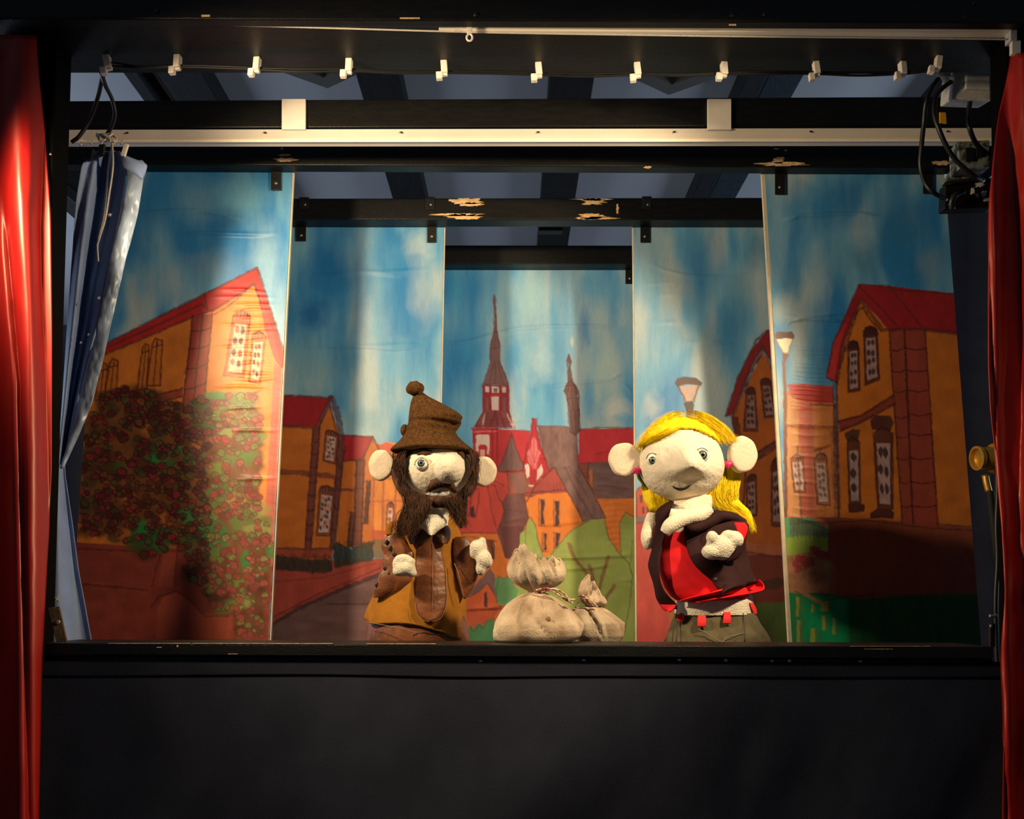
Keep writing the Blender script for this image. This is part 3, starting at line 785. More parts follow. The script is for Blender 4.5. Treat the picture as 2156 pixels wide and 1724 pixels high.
L1.line([(165, 1155), (280, 1160), (330, 1145)], DRK, 4, .7); L1.line([(160, 1228), (240, 1236), (310, 1242)], DRK, 4, .7); L1.line([(318, 1280), (335, 1255), (372, 1244), (398, 1262), (430, 1297), (480, 1296)], DRK, 4, .6)
L1.line([(338, 1165), (320, 1235)], DRK, 4, .6); L1.line([(372, 1165), (366, 1225)], DRK, 4, .6)
L1.poly([(345, 1163), (372, 1163), (364, 1235), (330, 1235)], (166, 74, 56), .8)
L1.layer('painted_rose_bush')
bush = [(196, 872), (215, 832), (255, 815), (300, 812), (345, 828), (380, 856), (402, 842), (425, 832), (470, 832), (520, 828), (540, 838), (548, 880), (556, 960), (548, 1010), (548, 1080), (566, 1110), (572, 1150), (566, 1200), (558, 1340), (492, 1345), (488, 1280), (450, 1285), (420, 1230), (380, 1215), (395, 1165), (360, 1150), (310, 1180), (280, 1150), (240, 1130), (160, 1130), (170, 960)]
def inside(x, y, P):
    c = False
    for i in range(len(P)):
        (x1, y1), (x2, y2) = P[i], P[i - 1]
        if (y1 > y) != (y2 > y) and x < (x2 - x1) * (y - y1) / (y2 - y1) + x1: c = not c
    return c
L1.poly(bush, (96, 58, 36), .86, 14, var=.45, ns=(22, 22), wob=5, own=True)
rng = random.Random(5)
for k in range(110):     # leaf masses; tints hold painted lamp light right, leaf colour plus shade left
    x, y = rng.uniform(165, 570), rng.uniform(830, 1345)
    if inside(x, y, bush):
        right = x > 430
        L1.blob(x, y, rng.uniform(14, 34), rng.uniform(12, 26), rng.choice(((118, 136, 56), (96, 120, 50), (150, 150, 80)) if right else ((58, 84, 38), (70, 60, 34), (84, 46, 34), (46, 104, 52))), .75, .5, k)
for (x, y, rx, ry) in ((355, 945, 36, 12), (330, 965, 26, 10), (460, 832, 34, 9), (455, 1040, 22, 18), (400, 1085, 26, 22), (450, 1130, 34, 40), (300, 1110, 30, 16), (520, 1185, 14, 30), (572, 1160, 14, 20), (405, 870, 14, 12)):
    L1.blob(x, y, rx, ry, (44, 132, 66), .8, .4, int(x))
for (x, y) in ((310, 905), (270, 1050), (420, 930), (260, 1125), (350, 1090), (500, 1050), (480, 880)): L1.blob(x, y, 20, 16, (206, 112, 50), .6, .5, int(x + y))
nro = 0
while nro < 820:        # roses: outlined curls, right ones tinted as lit, left ones partly as shaded
    x, y = rng.uniform(162, 572), rng.uniform(815, 1345)
    if not inside(x, y, bush): continue
    nro += 1
    right = x > 440; r = rng.uniform(4.5, 10); n = 9
    ph = rng.random() * 6
    P = [(x + r * (1 + .18 * math.sin(3 * a + ph)) * math.cos(a), y + r * .86 * (1 + .16 * math.cos(2 * a + ph)) * math.sin(a)) for a in np.linspace(0, 2 * math.pi, n, endpoint=False)]
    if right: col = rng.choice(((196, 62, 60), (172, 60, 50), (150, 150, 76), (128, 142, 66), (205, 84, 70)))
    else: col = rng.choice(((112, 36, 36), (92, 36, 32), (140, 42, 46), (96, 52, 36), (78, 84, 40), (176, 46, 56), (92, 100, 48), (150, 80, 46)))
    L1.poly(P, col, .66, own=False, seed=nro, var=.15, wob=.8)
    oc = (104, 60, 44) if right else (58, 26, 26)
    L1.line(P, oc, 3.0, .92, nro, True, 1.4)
    if r > 6: L1.line([(x - r * .45, y + r * .2), (x - r * .1, y - r * .4), (x + r * .45, y - r * .1), (x + r * .1, y + r * .4)], oc, 2.2, .7, nro)
for k in range(6):
    y = 452 + k; 
L1.crease([(280, 449), (340, 446), (420, 444), (470, 452), (515, 462)], .0022, 4); L1.crease([(380, 490), (460, 492), (540, 494), (590, 490)], .0024, 4)
for k, y in enumerate((612, 628, 640, 655, 668, 684, 700, 716, 732, 748, 765, 782, 798, 815, 860, 905, 1003, 1010)):
    x0 = rng.uniform(430, 500); x1 = rng.uniform(555, 590)
    L1.crease([(x0, y + rng.uniform(-3, 3)), ((x0 + x1) / 2, y + rng.uniform(-4, 4)), (x1, y + rng.uniform(-5, 5))], rng.uniform(.0006, .0012), 3, 40)
L1.build(root); L1.board(root, .0, .0035)
strap(root, 581, 344, 400, 21, YW1)

# ------------------------------------------------------------------ left inner wing
YW2 = YB4 + .054
L2 = Canvas(YW2, (520, 468), (935, 468), (470, 1440), (915, 1440))
root = thing('backdrop_wing', 'painted wing with row of red-roofed houses and dark fence, behind the bearded puppet', 'stage backdrop', 'painted stage backdrops')
L2.sky(21, .0)
for b in ((700, 560, 60, 70, (30, 104, 168), .7), (660, 660, 40, 40, (26, 96, 160), .75), (760, 600, 50, 130, (52, 120, 170), .55), (640, 760, 50, 70, (120, 155, 165), .5), (690, 790, 40, 60, (130, 160, 168), .45), (730, 740, 40, 80, (48, 118, 168), .5), (830, 540, 40, 60, (82, 148, 190), .5), (895, 620, 40, 80, (190, 196, 196), .5), (880, 520, 40, 40, (190, 200, 200), .6), (800, 700, 30, 90, (150, 185, 200), .5), (905, 800, 24, 60, (92, 158, 192), .6), (840, 760, 40, 60, (120, 172, 200), .5), (660, 860, 60, 50, (60, 125, 150), .4), (760, 880, 60, 30, (110, 160, 180), .5)):
    L2.blob(*b, seed=int(b[0]))
z6 = (560, 800, .348); Z = lambda *p: zz(z6, p)
L2.layer('painted_street')
L2.poly([(460, 1170), (700, 1180), (930, 1170), (930, 1450), (450, 1450)], (164, 66, 54), var=.12)
L2.poly([(560, 1318), (640, 1272), (800, 1205), (930, 1190), (930, 1450), (450, 1450)], (112, 78, 76), var=.18, ns=(40, 14))
L2.line([(560, 1322), (630, 1280), (720, 1240), (800, 1208)], DRK, 9, .8); L2.line([(570, 1302), (660, 1255), (800, 1196)], DRK, 4, .6); L2.line([(690, 1271), (780, 1272)], DRK, 4, .6)
L2.line([(580, 1225), (680, 1216), (790, 1185)], (120, 48, 44), 4, .6)
L2.layer('painted_house')
L2.poly(Z((640, 380), (700, 385), (740, 375), (840, 400), (850, 1090), (620, 1000)), (222, 130, 60), var=.14)
L2.poly(Z((660, 400), (730, 375), (830, 420), (800, 440), (660, 450)), (206, 88, 66), .9)
for x in (655, 715, 790): L2.line(Z((x, 430), (x - 12, 980)), (150, 72, 62), 5, .7, x)
for (a, b_) in ((590, 600), (730, 735), (915, 925)): L2.line(Z((640, b_), (840, a)), (170, 80, 62), 5, .7, a)
L2.window(Z((735, 745), (775, 745), (765, 930), (725, 930)), 1, 3, (180, 92, 64), (226, 184, 160), (150, 80, 66), True, 31)
L2.poly(Z((640, 905), (720, 910), (718, 1070), (650, 1075)), (190, 80, 60), .8); L2.poly(Z((648, 965), (718, 965), (712, 1080), (655, 1080)), (96, 104, 70), .7)
L2.layer('painted_house')
L2.poly(Z((455, 480), (590, 470), (640, 340), (680, 420), (640, 520), (640, 1030), (420, 1000)), (196, 104, 42), var=.14)
L2.poly(Z((452, 335), (560, 335), (645, 345), (585, 482), (452, 492)), (172, 36, 44), seed=8)
L2.line(Z((452, 335), (645, 345), (585, 480), (452, 492)), BRN, 5, .85, 3); L2.line(Z((645, 345), (690, 430)), BRN, 5)
for (x0, x1, y0, y1, c) in ((535, 590, 485, 1000, (110, 58, 52)), (500, 535, 800, 1010, (92, 52, 48)), (600, 626, 610, 870, (56, 38, 40))):
    L2.poly(Z((x0 + 12, y0), (x1 + 6, y0), (x1 - 12, y1), (x0 - 8, y1)), c, .85, seed=x0); L2.line(Z((x0 + 12, y0), (x0 - 8, y1)), DRK, 4); L2.line(Z((x1 + 6, y0), (x1 - 14, y1)), DRK, 4)
    for k in range(6): L2.line(Z((x0, y0 + (y1 - y0) * k / 6), (x1, y0 + (y1 - y0) * k / 6)), DRK, 2.4, .5, k)
L2.line(Z((445, 660), (530, 668)), BRN, 6)
L2.layer('painted_house')
L2.poly(Z((60, 280), (300, 280), (390, 150), (470, 420), (400, 1100), (40, 1080)), (200, 106, 42), var=.12, ns=(40, 20))
L2.poly(Z((20, 90), (250, 100), (395, 108), (305, 285), (20, 275)), (162, 32, 40), seed=6)
L2.line(Z((20, 92), (200, 95), (395, 108)), BRN, 5); L2.line(Z((20, 278), (90, 275), (300, 288)), BRN, 7); L2.line(Z((395, 108), (350, 200), (305, 292)), BRN, 11); L2.line(Z((395, 108), (430, 190), (470, 420)), BRN, 13)
L2.line(Z((360, 190), (325, 280)), DRK, 3); L2.line(Z((385, 150), (440, 380)), DRK, 3)
L2.pilaster(Z((285, 290))[0], Z((327, 285))[0], Z((232, 1065))[0], Z((270, 1065))[0], (116, 56, 54), (.1, .2, .3, .42, .52, .64, .75, .86), False)
L2.pilaster(Z((440, 330))[0], Z((472, 430))[0], Z((388, 1040))[0], Z((414, 1020))[0], (104, 56, 56), (.2, .4, .6, .8), False)
L2.line(Z((50, 552), (180, 560), (270, 572)), BRN, 11); L2.line(Z((300, 572), (380, 580), (440, 598)), BRN, 11)
L2.window(Z((362, 300), (440, 325), (420, 508), (345, 490)), 3, 5, (130, 68, 52), (196, 164, 156), (70, 44, 44), True, 41, (206, 104, 70))
L2.window(Z((325, 640), (418, 660), (390, 945), (305, 940)), 3, 6, (130, 68, 52), (196, 164, 156), (70, 44, 44), True, 47, (206, 104, 70))
L2.line(Z((380, 660), (440, 665)), BRN, 7); L2.poly(Z((30, 1018), (240, 1020), (400, 1020), (400, 1080), (30, 1075)), (150, 62, 52), .85); L2.line(Z((40, 1018), (400, 1022)), BRN, 5)
L2.layer('painted_fence')
L2.poly(Z((40, 1080), (70, 1055), (200, 1080), (400, 1085), (400, 1160), (320, 1168), (60, 1150)), (58, 50, 40), .92, 3, var=.3, ns=(5, 30), wob=3)
L2.poly(Z((405, 1000), (430, 980), (520, 1020), (590, 990), (650, 970), (650, 1085), (420, 1145)), (60, 58, 44), .92, 3, var=.3, ns=(5, 30), wob=3)
for k in range(34):
    x = 50 + k * 10.5; L2.line(Z((x, 1062 + 10 * math.sin(k)), (x + 3, 1150)), (38, 32, 28), 2.4, .7, k)
for k in range(24):
    x = 412 + k * 10; L2.line(Z((x, 985 + 14 * math.sin(k * 1.7)), (x + 2, 1135 - k * 2.6)), (36, 34, 28), 2.4, .7, k)
for (y, x0, x1) in ((571, 700, 920), (577, 780, 880), (728, 640, 890), (733, 760, 900), (578, 640, 760), (825, 790, 830)):
    L2.crease([(x0, y), ((x0 + x1) / 2, y + 2), (x1, y - 4)], .0016, 4)
L2.build(root); L2.board(root, 0, .0035)
strap(root, 634, 462, 507, 20, YW2); strap(root, 909, 463, 510, 19, YW2)

# ------------------------------------------------------------------ right inner wing
R2 = Canvas(YW2, (1334, 468), (1720, 468), (1342, 1440), (1760, 1440))
root = thing('backdrop_wing', 'painted wing with street lamp on blue sky, behind the yellow-haired puppet', 'stage backdrop', 'painted stage backdrops')
R2.sky(33, .0)
for b in ((1375, 560, 36, 100, (150, 180, 190), .6), (1400, 730, 36, 100, (110, 165, 195), .5), (1370, 800, 30, 60, (130, 175, 195), .5), (1480, 560, 50, 100, (44, 112, 160), .5), (1520, 700, 50, 90, (60, 124, 160), .5), (1560, 620, 40, 100, (104, 148, 168), .5), (1590, 520, 30, 60, (66, 120, 150), .5), (1370, 860, 30, 40, (195, 196, 190), .6), (1400, 520, 20, 60, (170, 190, 195), .5)):
    R2.blob(*b, seed=int(b[0]))
z7 = (1320, 440, .3248); Z = lambda *p: zz(z7, p)
R2.layer('painted_street')
R2.poly([(1330, 1098), (1420, 1100), (1540, 1120), (1760, 1150), (1760, 1450), (1330, 1450)], (178, 92, 46), .95, 2)
R2.poly([(1500, 1165), (1620, 1168), (1760, 1176), (1760, 1300), (1480, 1300)], (118, 52, 42), .95, 3); R2.line([(1560, 1160), (1660, 1176)], BRN, 5)
R2.poly([(1480, 1290), (1560, 1272), (1760, 1262), (1760, 1450), (1480, 1450)], (84, 104, 48), .95, 6); R2.poly([(1600, 1225), (1640, 1215), (1655, 1222), (1640, 1240), (1605, 1240)], (78, 52, 38), .9)
R2.poly([(1334, 1102), (1358, 1096), (1392, 1220), (1440, 1450), (1330, 1450)], (190, 74, 66), 1, seed=3)
R2.poly([(1334, 1060), (1382, 1060), (1384, 1100), (1334, 1104)], (120, 70, 58), .8, 4)
R2.layer('painted_house')
R2.poly([(1340, 1036), (1346, 1026), (1366, 1024), (1380, 1030), (1382, 1084), (1338, 1088)], (194, 84, 60)); R2.line([(1340, 1088), (1340, 1036), (1346, 1026), (1366, 1024), (1380, 1032)], BRN, 3)
for q in ((1347, 1042, 1353, 1058), (1352, 1066, 1357, 1082), (1362, 1066, 1368, 1082)): R2.poly([(q[0], q[1]), (q[2], q[1]), (q[2], q[3]), (q[0], q[3])], (92, 48, 46), .9)
R2.layer('painted_house')
R2.poly(Z((880, 920), (960, 1080), (1180, 1100), (1200, 2200), (760, 2160), (680, 1350)), (176, 90, 38), var=.12)
R2.poly(Z((905, 785), (1100, 790), (1200, 1200), (980, 1060), (880, 905), (830, 980), (690, 1330), (640, 1345), (720, 1090), (800, 920)), (142, 38, 40), seed=5)
R2.line(Z((1000, 780), (905, 787), (840, 850), (720, 1090), (640, 1340), (690, 1335)), BRN, 5); R2.line(Z((690, 1335), (780, 1080), (880, 895), (960, 1070)), BRN, 8); R2.line(Z((760, 1180), (830, 1010), (885, 915)), DRK, 4)
R2.poly(Z((670, 1340), (715, 1350), (720, 1460), (690, 1450)), BRN, .9); R2.line(Z((715, 1350), (770, 1700), (740, 2100)), DRK, 4)
R2.window(Z((775, 1165), (830, 1160), (850, 1440), (755, 1440)), 2, 4, (98, 46, 38), (150, 110, 104), (58, 36, 36), True, 51)
R2.window(Z((865, 1105), (932, 1105), (962, 1345), (890, 1355)), 2, 4, (98, 46, 38), (150, 110, 104), (58, 36, 36), True, 57)
R2.poly(Z((840, 1580), (1000, 1480), (1000, 1520), (840, 1630)), (110, 50, 42), .9); R2.line(Z((840, 1580), (1000, 1480)), DRK, 4); R2.line(Z((840, 1632), (1000, 1525)), DRK, 4)
R2.window([(1624, 974), (1644, 962), (1650, 1108), (1624, 1108)], 2, 4, (98, 46, 38), (164, 122, 112), (50, 32, 34), True, 61)
R2.window([(1572, 1004), (1592, 998), (1594, 1086), (1572, 1090)], 2, 4, (98, 46, 38), (164, 122, 112), (50, 32, 34), True, 67)
R2.layer('painted_lamp_post')
R2.poly(Z((335, 1145), (468, 1140), (432, 1250), (375, 1250)), (196, 160, 146), seed=3, var=.1)
R2.line(Z((338, 1150), (378, 1250)), BRN, 4); R2.line(Z((466, 1150), (430, 1250)), BRN, 4)
R2.poly(Z((308, 1125), (325, 1100), (390, 1085), (450, 1092), (490, 1125), (482, 1148), (440, 1140), (370, 1136), (325, 1152)), (86, 60, 60)); 
R2.poly(Z((365, 1262), (390, 1245), (420, 1245), (438, 1268), (435, 1300), (415, 1330), (425, 2300), (385, 2300), (385, 1320)), (62, 44, 44))
for (pts) in ([(1358, 550), (1395, 568), (1440, 580), (1500, 584), (1560, 582)], [(1350, 600), (1390, 596), (1440, 592)], [(1440, 720), (1500, 722), (1560, 728)], [(1376, 624), (1440, 618)], [(1380, 680), (1430, 678)]):
    R2.crease(pts, .0018, 4)
R2.build(root); R2.board(root, .0035, 0)
strap(root, 1358, 463, 510, 19, YW2)

# ------------------------------------------------------------------ right outer wing
R1 = Canvas(YW1, (1610, 362), (1988, 362), (1673, 1440), (2072, 1440))
root = thing('backdrop_wing', 'painted wing with tall orange gabled house and flower garden, beside the right red curtain', 'stage backdrop', 'painted stage backdrops')
R1.sky(45, -.05)
for b in ((1680, 440, 60, 60, (58, 130, 180), .6), (1780, 430, 60, 70, (40, 110, 165), .6), (1900, 470, 70, 80, (60, 118, 160), .5), (1670, 580, 30, 70, (58, 134, 186), .6), (1720, 600, 40, 90, (180, 195, 196), .6), (1650, 650, 36, 40, (190, 200, 196), .6), (1960, 560, 40, 50, (135, 160, 170), .5), (1760, 540, 40, 80, (110, 160, 180), .4), (1820, 540, 40, 50, (70, 122, 150), .5), (1640, 500, 24, 120, (150, 190, 205), .6)):
    R1.blob(*b, seed=int(b[0]))
z8 = (1580, 350, .377); z9 = (1580, 900, .29); Z = lambda *p: zz(z8, p); Z9 = lambda *p: zz(z9, p)
R1.layer('painted_garden')
R1.poly([(1640, 1075), (1800, 1085), (2090, 1085), (2090, 1450), (1640, 1450)], (142, 72, 52), var=.15)
R1.poly(Z9((230, 540), (560, 700), (560, 820), (240, 960)), (92, 162, 112), .95, 3); R1.poly(Z9((240, 800), (420, 780), (560, 800), (560, 900), (420, 905), (240, 960)), (160, 178, 66), .95, 4)
R1.poly(Z9((240, 600), (330, 590), (400, 620), (560, 690), (540, 720), (440, 660), (320, 640), (250, 650)), (196, 92, 66), .9)
R1.poly(Z9((285, 650), (430, 650), (555, 720), (550, 780), (300, 760)), (112, 120, 92), .55, 3)
for k in range(26): R1.line(Z9((288 + k * 10, 640 + k * 3), (292 + k * 10, 780 + (k % 3) * 10)), (96, 72, 60), 1.9, .75, k)
R1.line(Z9((285, 700), (430, 690), (555, 745)), (100, 76, 62), 2.4, .8)
R1.poly(Z9((250, 930), (420, 905), (560, 960), (620, 1000), (620, 1240), (520, 1240), (420, 1200), (290, 1190)), (182, 122, 88), .95, 4, var=.2, ns=(12, 12))
for (x, y, r) in ((350, 950, 24), (330, 990, 24), (345, 1035, 22), (385, 960, 30), (400, 1000, 28), (440, 960, 20), (450, 985, 18), (380, 1010, 24), (450, 880, 22), (480, 890, 26), (510, 920, 28), (530, 940, 20), (590, 920, 24), (600, 880, 22)):
    c = Z9((x, y))[0]; P = [(c[0] + r * .29 * math.cos(a), c[1] + r * .29 * math.sin(a)) for a in np.linspace(0, 6.28, 9)[:-1]]
    R1.poly(P, (186, 62, 66), .92, seed=x, own=True); R1.line(P, (120, 44, 44), 1.8, .7, x, True)
for k in range(10): R1.line(Z9((380 + k * 24, 1000 + (k % 3) * 20), (372 + k * 26, 1110)), (120, 130, 74), 3.2, .7, k)
for k in range(4): R1.poly(Z9((500 + 28 * k, 960), (512 + 28 * k, 980), (530 + 24 * k, 1080), (512 + 24 * k, 1040)), (136, 150, 70), .85)
for (x, y) in ((455, 1065), (520, 1080), (470, 1110)): R1.blob(*Z9((x, y))[0], 12, 9, (150, 96, 70), .8, .5, x)
R1.poly([(1650, 1246), (1752, 1250), (1800, 1262), (2090, 1240), (2090, 1450), (1650, 1450)], (32, 96, 48), var=.14)
R1.poly([(1664, 1246), (1785, 1260), (1790, 1450), (1660, 1450)], (26, 150, 92), .95, 8)
for (x, y0, y1, w) in ((345, 1230, 1370, 24), (350, 1400, 1560, 26), (452, 1280, 1340, 20), (455, 1460, 1580, 34), (535, 1370, 1470, 26), (610, 1380, 1500, 22), (540, 1260, 1330, 60)):
    R1.poly(Z9((x - w / 2, y0), (x + w / 2, y0), (x + w / 2 - 2, y1), (x - w / 2 - 2, y1)), (166, 166, 76), .9, 2, seed=x); R1.line(Z9((x + w / 2, y0), (x + w / 2, y1)), (124, 84, 50), 2.6, .8)
R1.line(Z9((325, 1200), (322, 1560)), (118, 76, 50), 2.6, .8); R1.line(Z9((385, 1240), (380, 1560)), (118, 76, 50), 2.6, .8); R1.line(Z9((490, 1460), (490, 1570)), (118, 76, 50), 2.6, .8)
R1.poly(Z9((290, 1165), (360, 1170), (520, 1260), (505, 1280), (380, 1215), (290, 1195)), (188, 128, 88), .95)
R1.line(Z9((330, 1190), (380, 1215), (350, 1225)), BRN, 3); R1.line(Z9((640, 850), (900, 900), (1000, 1010), (760, 1080)), DRK, 5, .6); R1.poly(Z9((640, 860), (880, 900), (1000, 1010), (800, 1020), (640, 980)), (70, 44, 42), .6, 6)
for (a, b_) in (((560, 1250), (1700, 1110)), ((700, 870), (1640, 760)), ((1230, 960), (1680, 940))): R1.line(Z9(a, b_), DRK, 4, .6)
R1.layer('painted_house')
R1.poly(Z((180, 1250), (470, 1300), (500, 1960), (195, 1960)), (212, 124, 78), var=.16, ns=(9, 40))
for k, (x0, x1, c) in enumerate(((200, 260, (226, 156, 96)), (270, 330, (204, 96, 78)), (335, 460, (220, 132, 70)), (310, 345, (196, 96, 80)))):
    R1.poly(Z((x0, 1280), (x1, 1280), (x1 + 20, 1950), (x0 + 14, 1950)), c, .75, 5, seed=k)
R1.poly(Z((205, 1222), (240, 1215), (462, 1228), (470, 1325), (340, 1322), (230, 1290)), (200, 70, 60), seed=9)
for k in range(7): R1.line(Z((215 + k * 7, 1222 + k * 13), (300 + k * 20, 1232 + k * 13)), (158, 56, 52), 3, .55, k)
for k in range(9): R1.line(Z((225, 1300 + k * 20), (262, 1280 + k * 20)), (180, 110, 70), 3, .5, k)
for k in range(16): R1.line(Z((275, 1340 + k * 36), (345, 1345 + k * 36)), (170, 80, 70), 3.4, .5, k)
R1.line(Z((200, 1445), (350, 1452), (470, 1458)), BRN, 4, .7); R1.line(Z((340, 1330), (470, 1335)), BRN, 4, .7); R1.line(Z((360, 1590), (440, 1560)), BRN, 6, .7); R1.line(Z((470, 1330), (490, 1950)), BRN, 5, .7)
for k in range(5): R1.line(Z((452 + k * 10, 1480), (462 + k * 10, 1860)), (110, 72, 64), 3, .6, k)
R1.window([(1664, 962), (1690, 958), (1696, 1036), (1672, 1036)], 2, 3, (190, 110, 84), (232, 196, 180), (150, 88, 80), True, 71)
R1.window([(1714, 960), (1740, 955), (1748, 1064), (1720, 1062)], 2, 5, (184, 118, 92), (224, 190, 176), (142, 92, 86), True, 77)
R1.layer('painted_lamp_post')
R1.poly(Z((178, 1045), (213, 1045), (196, 1100), (205, 1330), (205, 1960), (188, 1960), (184, 1330), (178, 1110)), (128, 78, 62))
R1.poly(Z((140, 962), (240, 958), (208, 1045), (184, 1045)), (252, 232, 196), var=.04); R1.line(Z((140, 962), (184, 1045), (208, 1045), (240, 958)), (150, 96, 76), 3, .8)
R1.poly(Z((135, 940), (148, 926), (235, 925), (248, 945), (238, 966), (190, 958), (142, 966)), (112, 68, 58))
R1.line(Z((262, 1560), (268, 1700), (285, 1960)), (100, 66, 58), 5, .7)
R1.layer('painted_house')
R1.poly(Z((620, 745), (780, 915), (980, 910), (1165, 925), (1310, 2010), (500, 1960), (480, 1210), (530, 960)), (204, 112, 42), var=.12, ns=(40, 30))
R1.poly(Z((605, 660), (770, 668), (960, 690), (1145, 712), (1168, 935), (980, 915), (780, 922), (690, 820), (618, 745), (520, 990), (482, 1205), (425, 1178), (462, 985), (545, 800)), (160, 38, 42), seed=7)
R1.poly(Z((545, 850), (500, 1000), (470, 1195), (430, 1175), (465, 985)), (206, 60, 60), .8, 3)
R1.line(Z((425, 1178), (462, 985), (545, 800), (605, 660), (770, 668), (815, 690), (1145, 712)), BRN, 4); R1.line(Z((605, 668), (720, 780), (830, 905)), BRN, 4); R1.line(Z((770, 668), (880, 800), (965, 905)), BRN, 4)
R1.line(Z((482, 1205), (520, 990), (570, 850), (618, 748), (690, 850), (745, 915), (980, 912), (1166, 935)), BRN, 8); R1.line(Z((500, 1130), (545, 970), (600, 810), (625, 790), (680, 870), (730, 920)), DRK, 4); R1.line(Z((425, 1178), (482, 1205)), BRN, 5)
R1.pilaster(Z((775, 925))[0], Z((858, 915))[0], Z((850, 2030))[0], Z((910, 2030))[0], (152, 66, 52), (.09, .2, .3, .43, .53, .64, .76, .88), False, 3)
R1.pilaster(Z((862, 915))[0], Z((975, 915))[0], Z((910, 2030))[0], Z((1050, 2030))[0], (156, 64, 52), (.09, .2, .3, .42, .52, .64, .76, .88), False, 5)
R1.window(Z((545, 985), (605, 985), (612, 1250), (545, 1265)), 2, 4, (84, 44, 40), (186, 146, 140), (62, 38, 40), True, 81)
R1.window(Z((632, 905), (708, 905), (722, 1190), (640, 1225)), 2, 4, (84, 44, 40), (186, 146, 140), (62, 38, 40), True, 87)
R1.poly(Z((490, 1425), (620, 1390), (800, 1280), (808, 1325), (640, 1420), (500, 1480)), (140, 58, 48), .95); R1.line(Z((490, 1425), (620, 1390), (800, 1278)), DRK, 5); R1.line(Z((500, 1480), (640, 1420), (810, 1325)), DRK, 5)
R1.line(Z((480, 1205), (495, 1960)), DRK, 6, .8); R1.line(Z((462, 1210), (475, 1960)), DRK, 4, .6)
R1.poly(Z((525, 1490), (570, 1465), (615, 1475), (600, 1540), (545, 1545)), (96, 56, 44)); R1.window([(1783, 925), (1810, 925), (1812, 1064), (1788, 1064)], 1, 3, (90, 50, 42), (186, 150, 148), (56, 34, 36), False, 91)
R1.poly(Z((668, 1420), (700, 1392), (780, 1395), (800, 1430), (785, 1475), (680, 1470)), (100, 56, 44))
for k in range(7): R1.line(Z((680 + k * 17, 1400), (684 + k * 15, 1470)), DRK, 2.4, .7, k)
R1.window([(1838, 905), (1880, 905), (1880, 1072), (1848, 1072)], 2, 3, (92, 48, 42), (196, 156, 150), (56, 34, 36), False, 97)
R1.poly(Z9((705, 560), (760, 545), (830, 560), (825, 610), (715, 620)), (84, 44, 40)); R1.poly(Z9((870, 620), (920, 590), (1020, 590), (1050, 620), (1040, 660), (870, 660)), (88, 46, 42))
R1.poly([(1755, 1096), (1800, 1092), (2070, 1116), (2070, 1250), (1745, 1250)], (160, 80, 50), .8, 12)
R1.line([(1755, 1100), (1830, 1096), (1960, 1112), (2070, 1118)], DRK, 4, .6)
for (pts, am) in (([(1645, 466), (1680, 456), (1740, 452), (1800, 450), (1850, 454)], .0026), ([(1652, 690), (1662, 676), (1690, 672), (1740, 674), (1790, 678)], .0024), ([(1650, 664), (1680, 670), (1760, 660), (1800, 662)], .0018), ([(1655, 895), (1700, 898), (1780, 900)], .002), ([(1660, 1085), (1720, 1098), (1760, 1102)], .0016)):
    R1.crease(pts, am, 3.6, 30)
for k in range(16):
    y = 735 + k * 8; R1.crease([(1664, y - 4), (1700, y + 3 * math.sin(k)), (1756, y + 4)], .0011, 2.6, 26)
for k in range(10):
    y = 860 + k * 26; R1.crease([(1664, y), (1700, y + 6 * math.sin(k)), (1750, y + 4)], .0008, 3, 26)
R1.build(root); R1.board(root, .0075, 0)
strap(root, 1642, 352, 409, 20, YW1); strap(root, 1954, 360, 407, 20, YW1)

# ------------------------------------------------------------------ central back panel
GAIN = 1.35                                      # paint brightened to make up for weaker lamp light this far back
YW5 = YB5 + .056
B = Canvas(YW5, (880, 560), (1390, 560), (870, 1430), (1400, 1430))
root = thing('backdrop_panel', 'painted central panel with red church towers, orange houses and green trees', 'stage backdrop', 'painted stage backdrops')
B.sky(57, .06)
for b in ((960, 620, 20, 60, (60, 150, 190), .5), (990, 720, 34, 70, (70, 146, 192), .5), (1060, 640, 26, 120, (160, 185, 192), .5), (1120, 620, 44, 80, (150, 190, 205), .6), (1130, 760, 40, 60, (185, 203, 205), .6), (1080, 760, 16, 70, (64, 140, 190), .55), (1180, 700, 26, 200, (108, 150, 178), .5), (1232, 690, 16, 60, (52, 130, 188), .65), (1290, 660, 14, 60, (70, 140, 185), .5), (1270, 780, 40, 70, (180, 200, 190), .6), (1300, 860, 36, 30, (215, 218, 208), .6), (1240, 840, 14, 60, (70, 148, 196), .6), (1130, 860, 50, 30, (110, 172, 206), .5), (1090, 830, 14, 50, (60, 146, 200), .5), (1205, 720, 5, 14, (205, 200, 185), .8), (1310, 880, 26, 14, (90, 160, 200), .5)):
    B.blob(*b, seed=int(b[0]))
za = (900, 440, .3248); zb = (920, 880, .3017); ZA = lambda *p: zz(za, p); ZB = lambda *p: zz(zb, p)
B.layer('painted_house')
B.poly(zz((920, 880, .3017), ((60, 330), (420, 180), (1480, 320), (1480, 620), (0, 620))), (152, 78, 66), var=.2)
RED = (186, 44, 52); GRB = (128, 92, 88); OUT = (96, 48, 48)
B.layer('painted_house')
B.poly(ZB((0, 560), (1500, 540), (1500, 1750), (0, 1750)), (222, 118, 54), var=.12)
B.layer('painted_church')
B.poly(ZA((985, 1428), (1450, 1418), (1450, 1650), (975, 1652)), (200, 54, 62), seed=2); B.line(ZA((985, 1428), (1130, 1416), (1450, 1420)), OUT, 4, .7); B.line(ZA((980, 1650), (1180, 1640)), OUT, 3, .6)
B.line(ZA((1090, 1590), (1180, 1570)), (140, 40, 44), 3, .6)
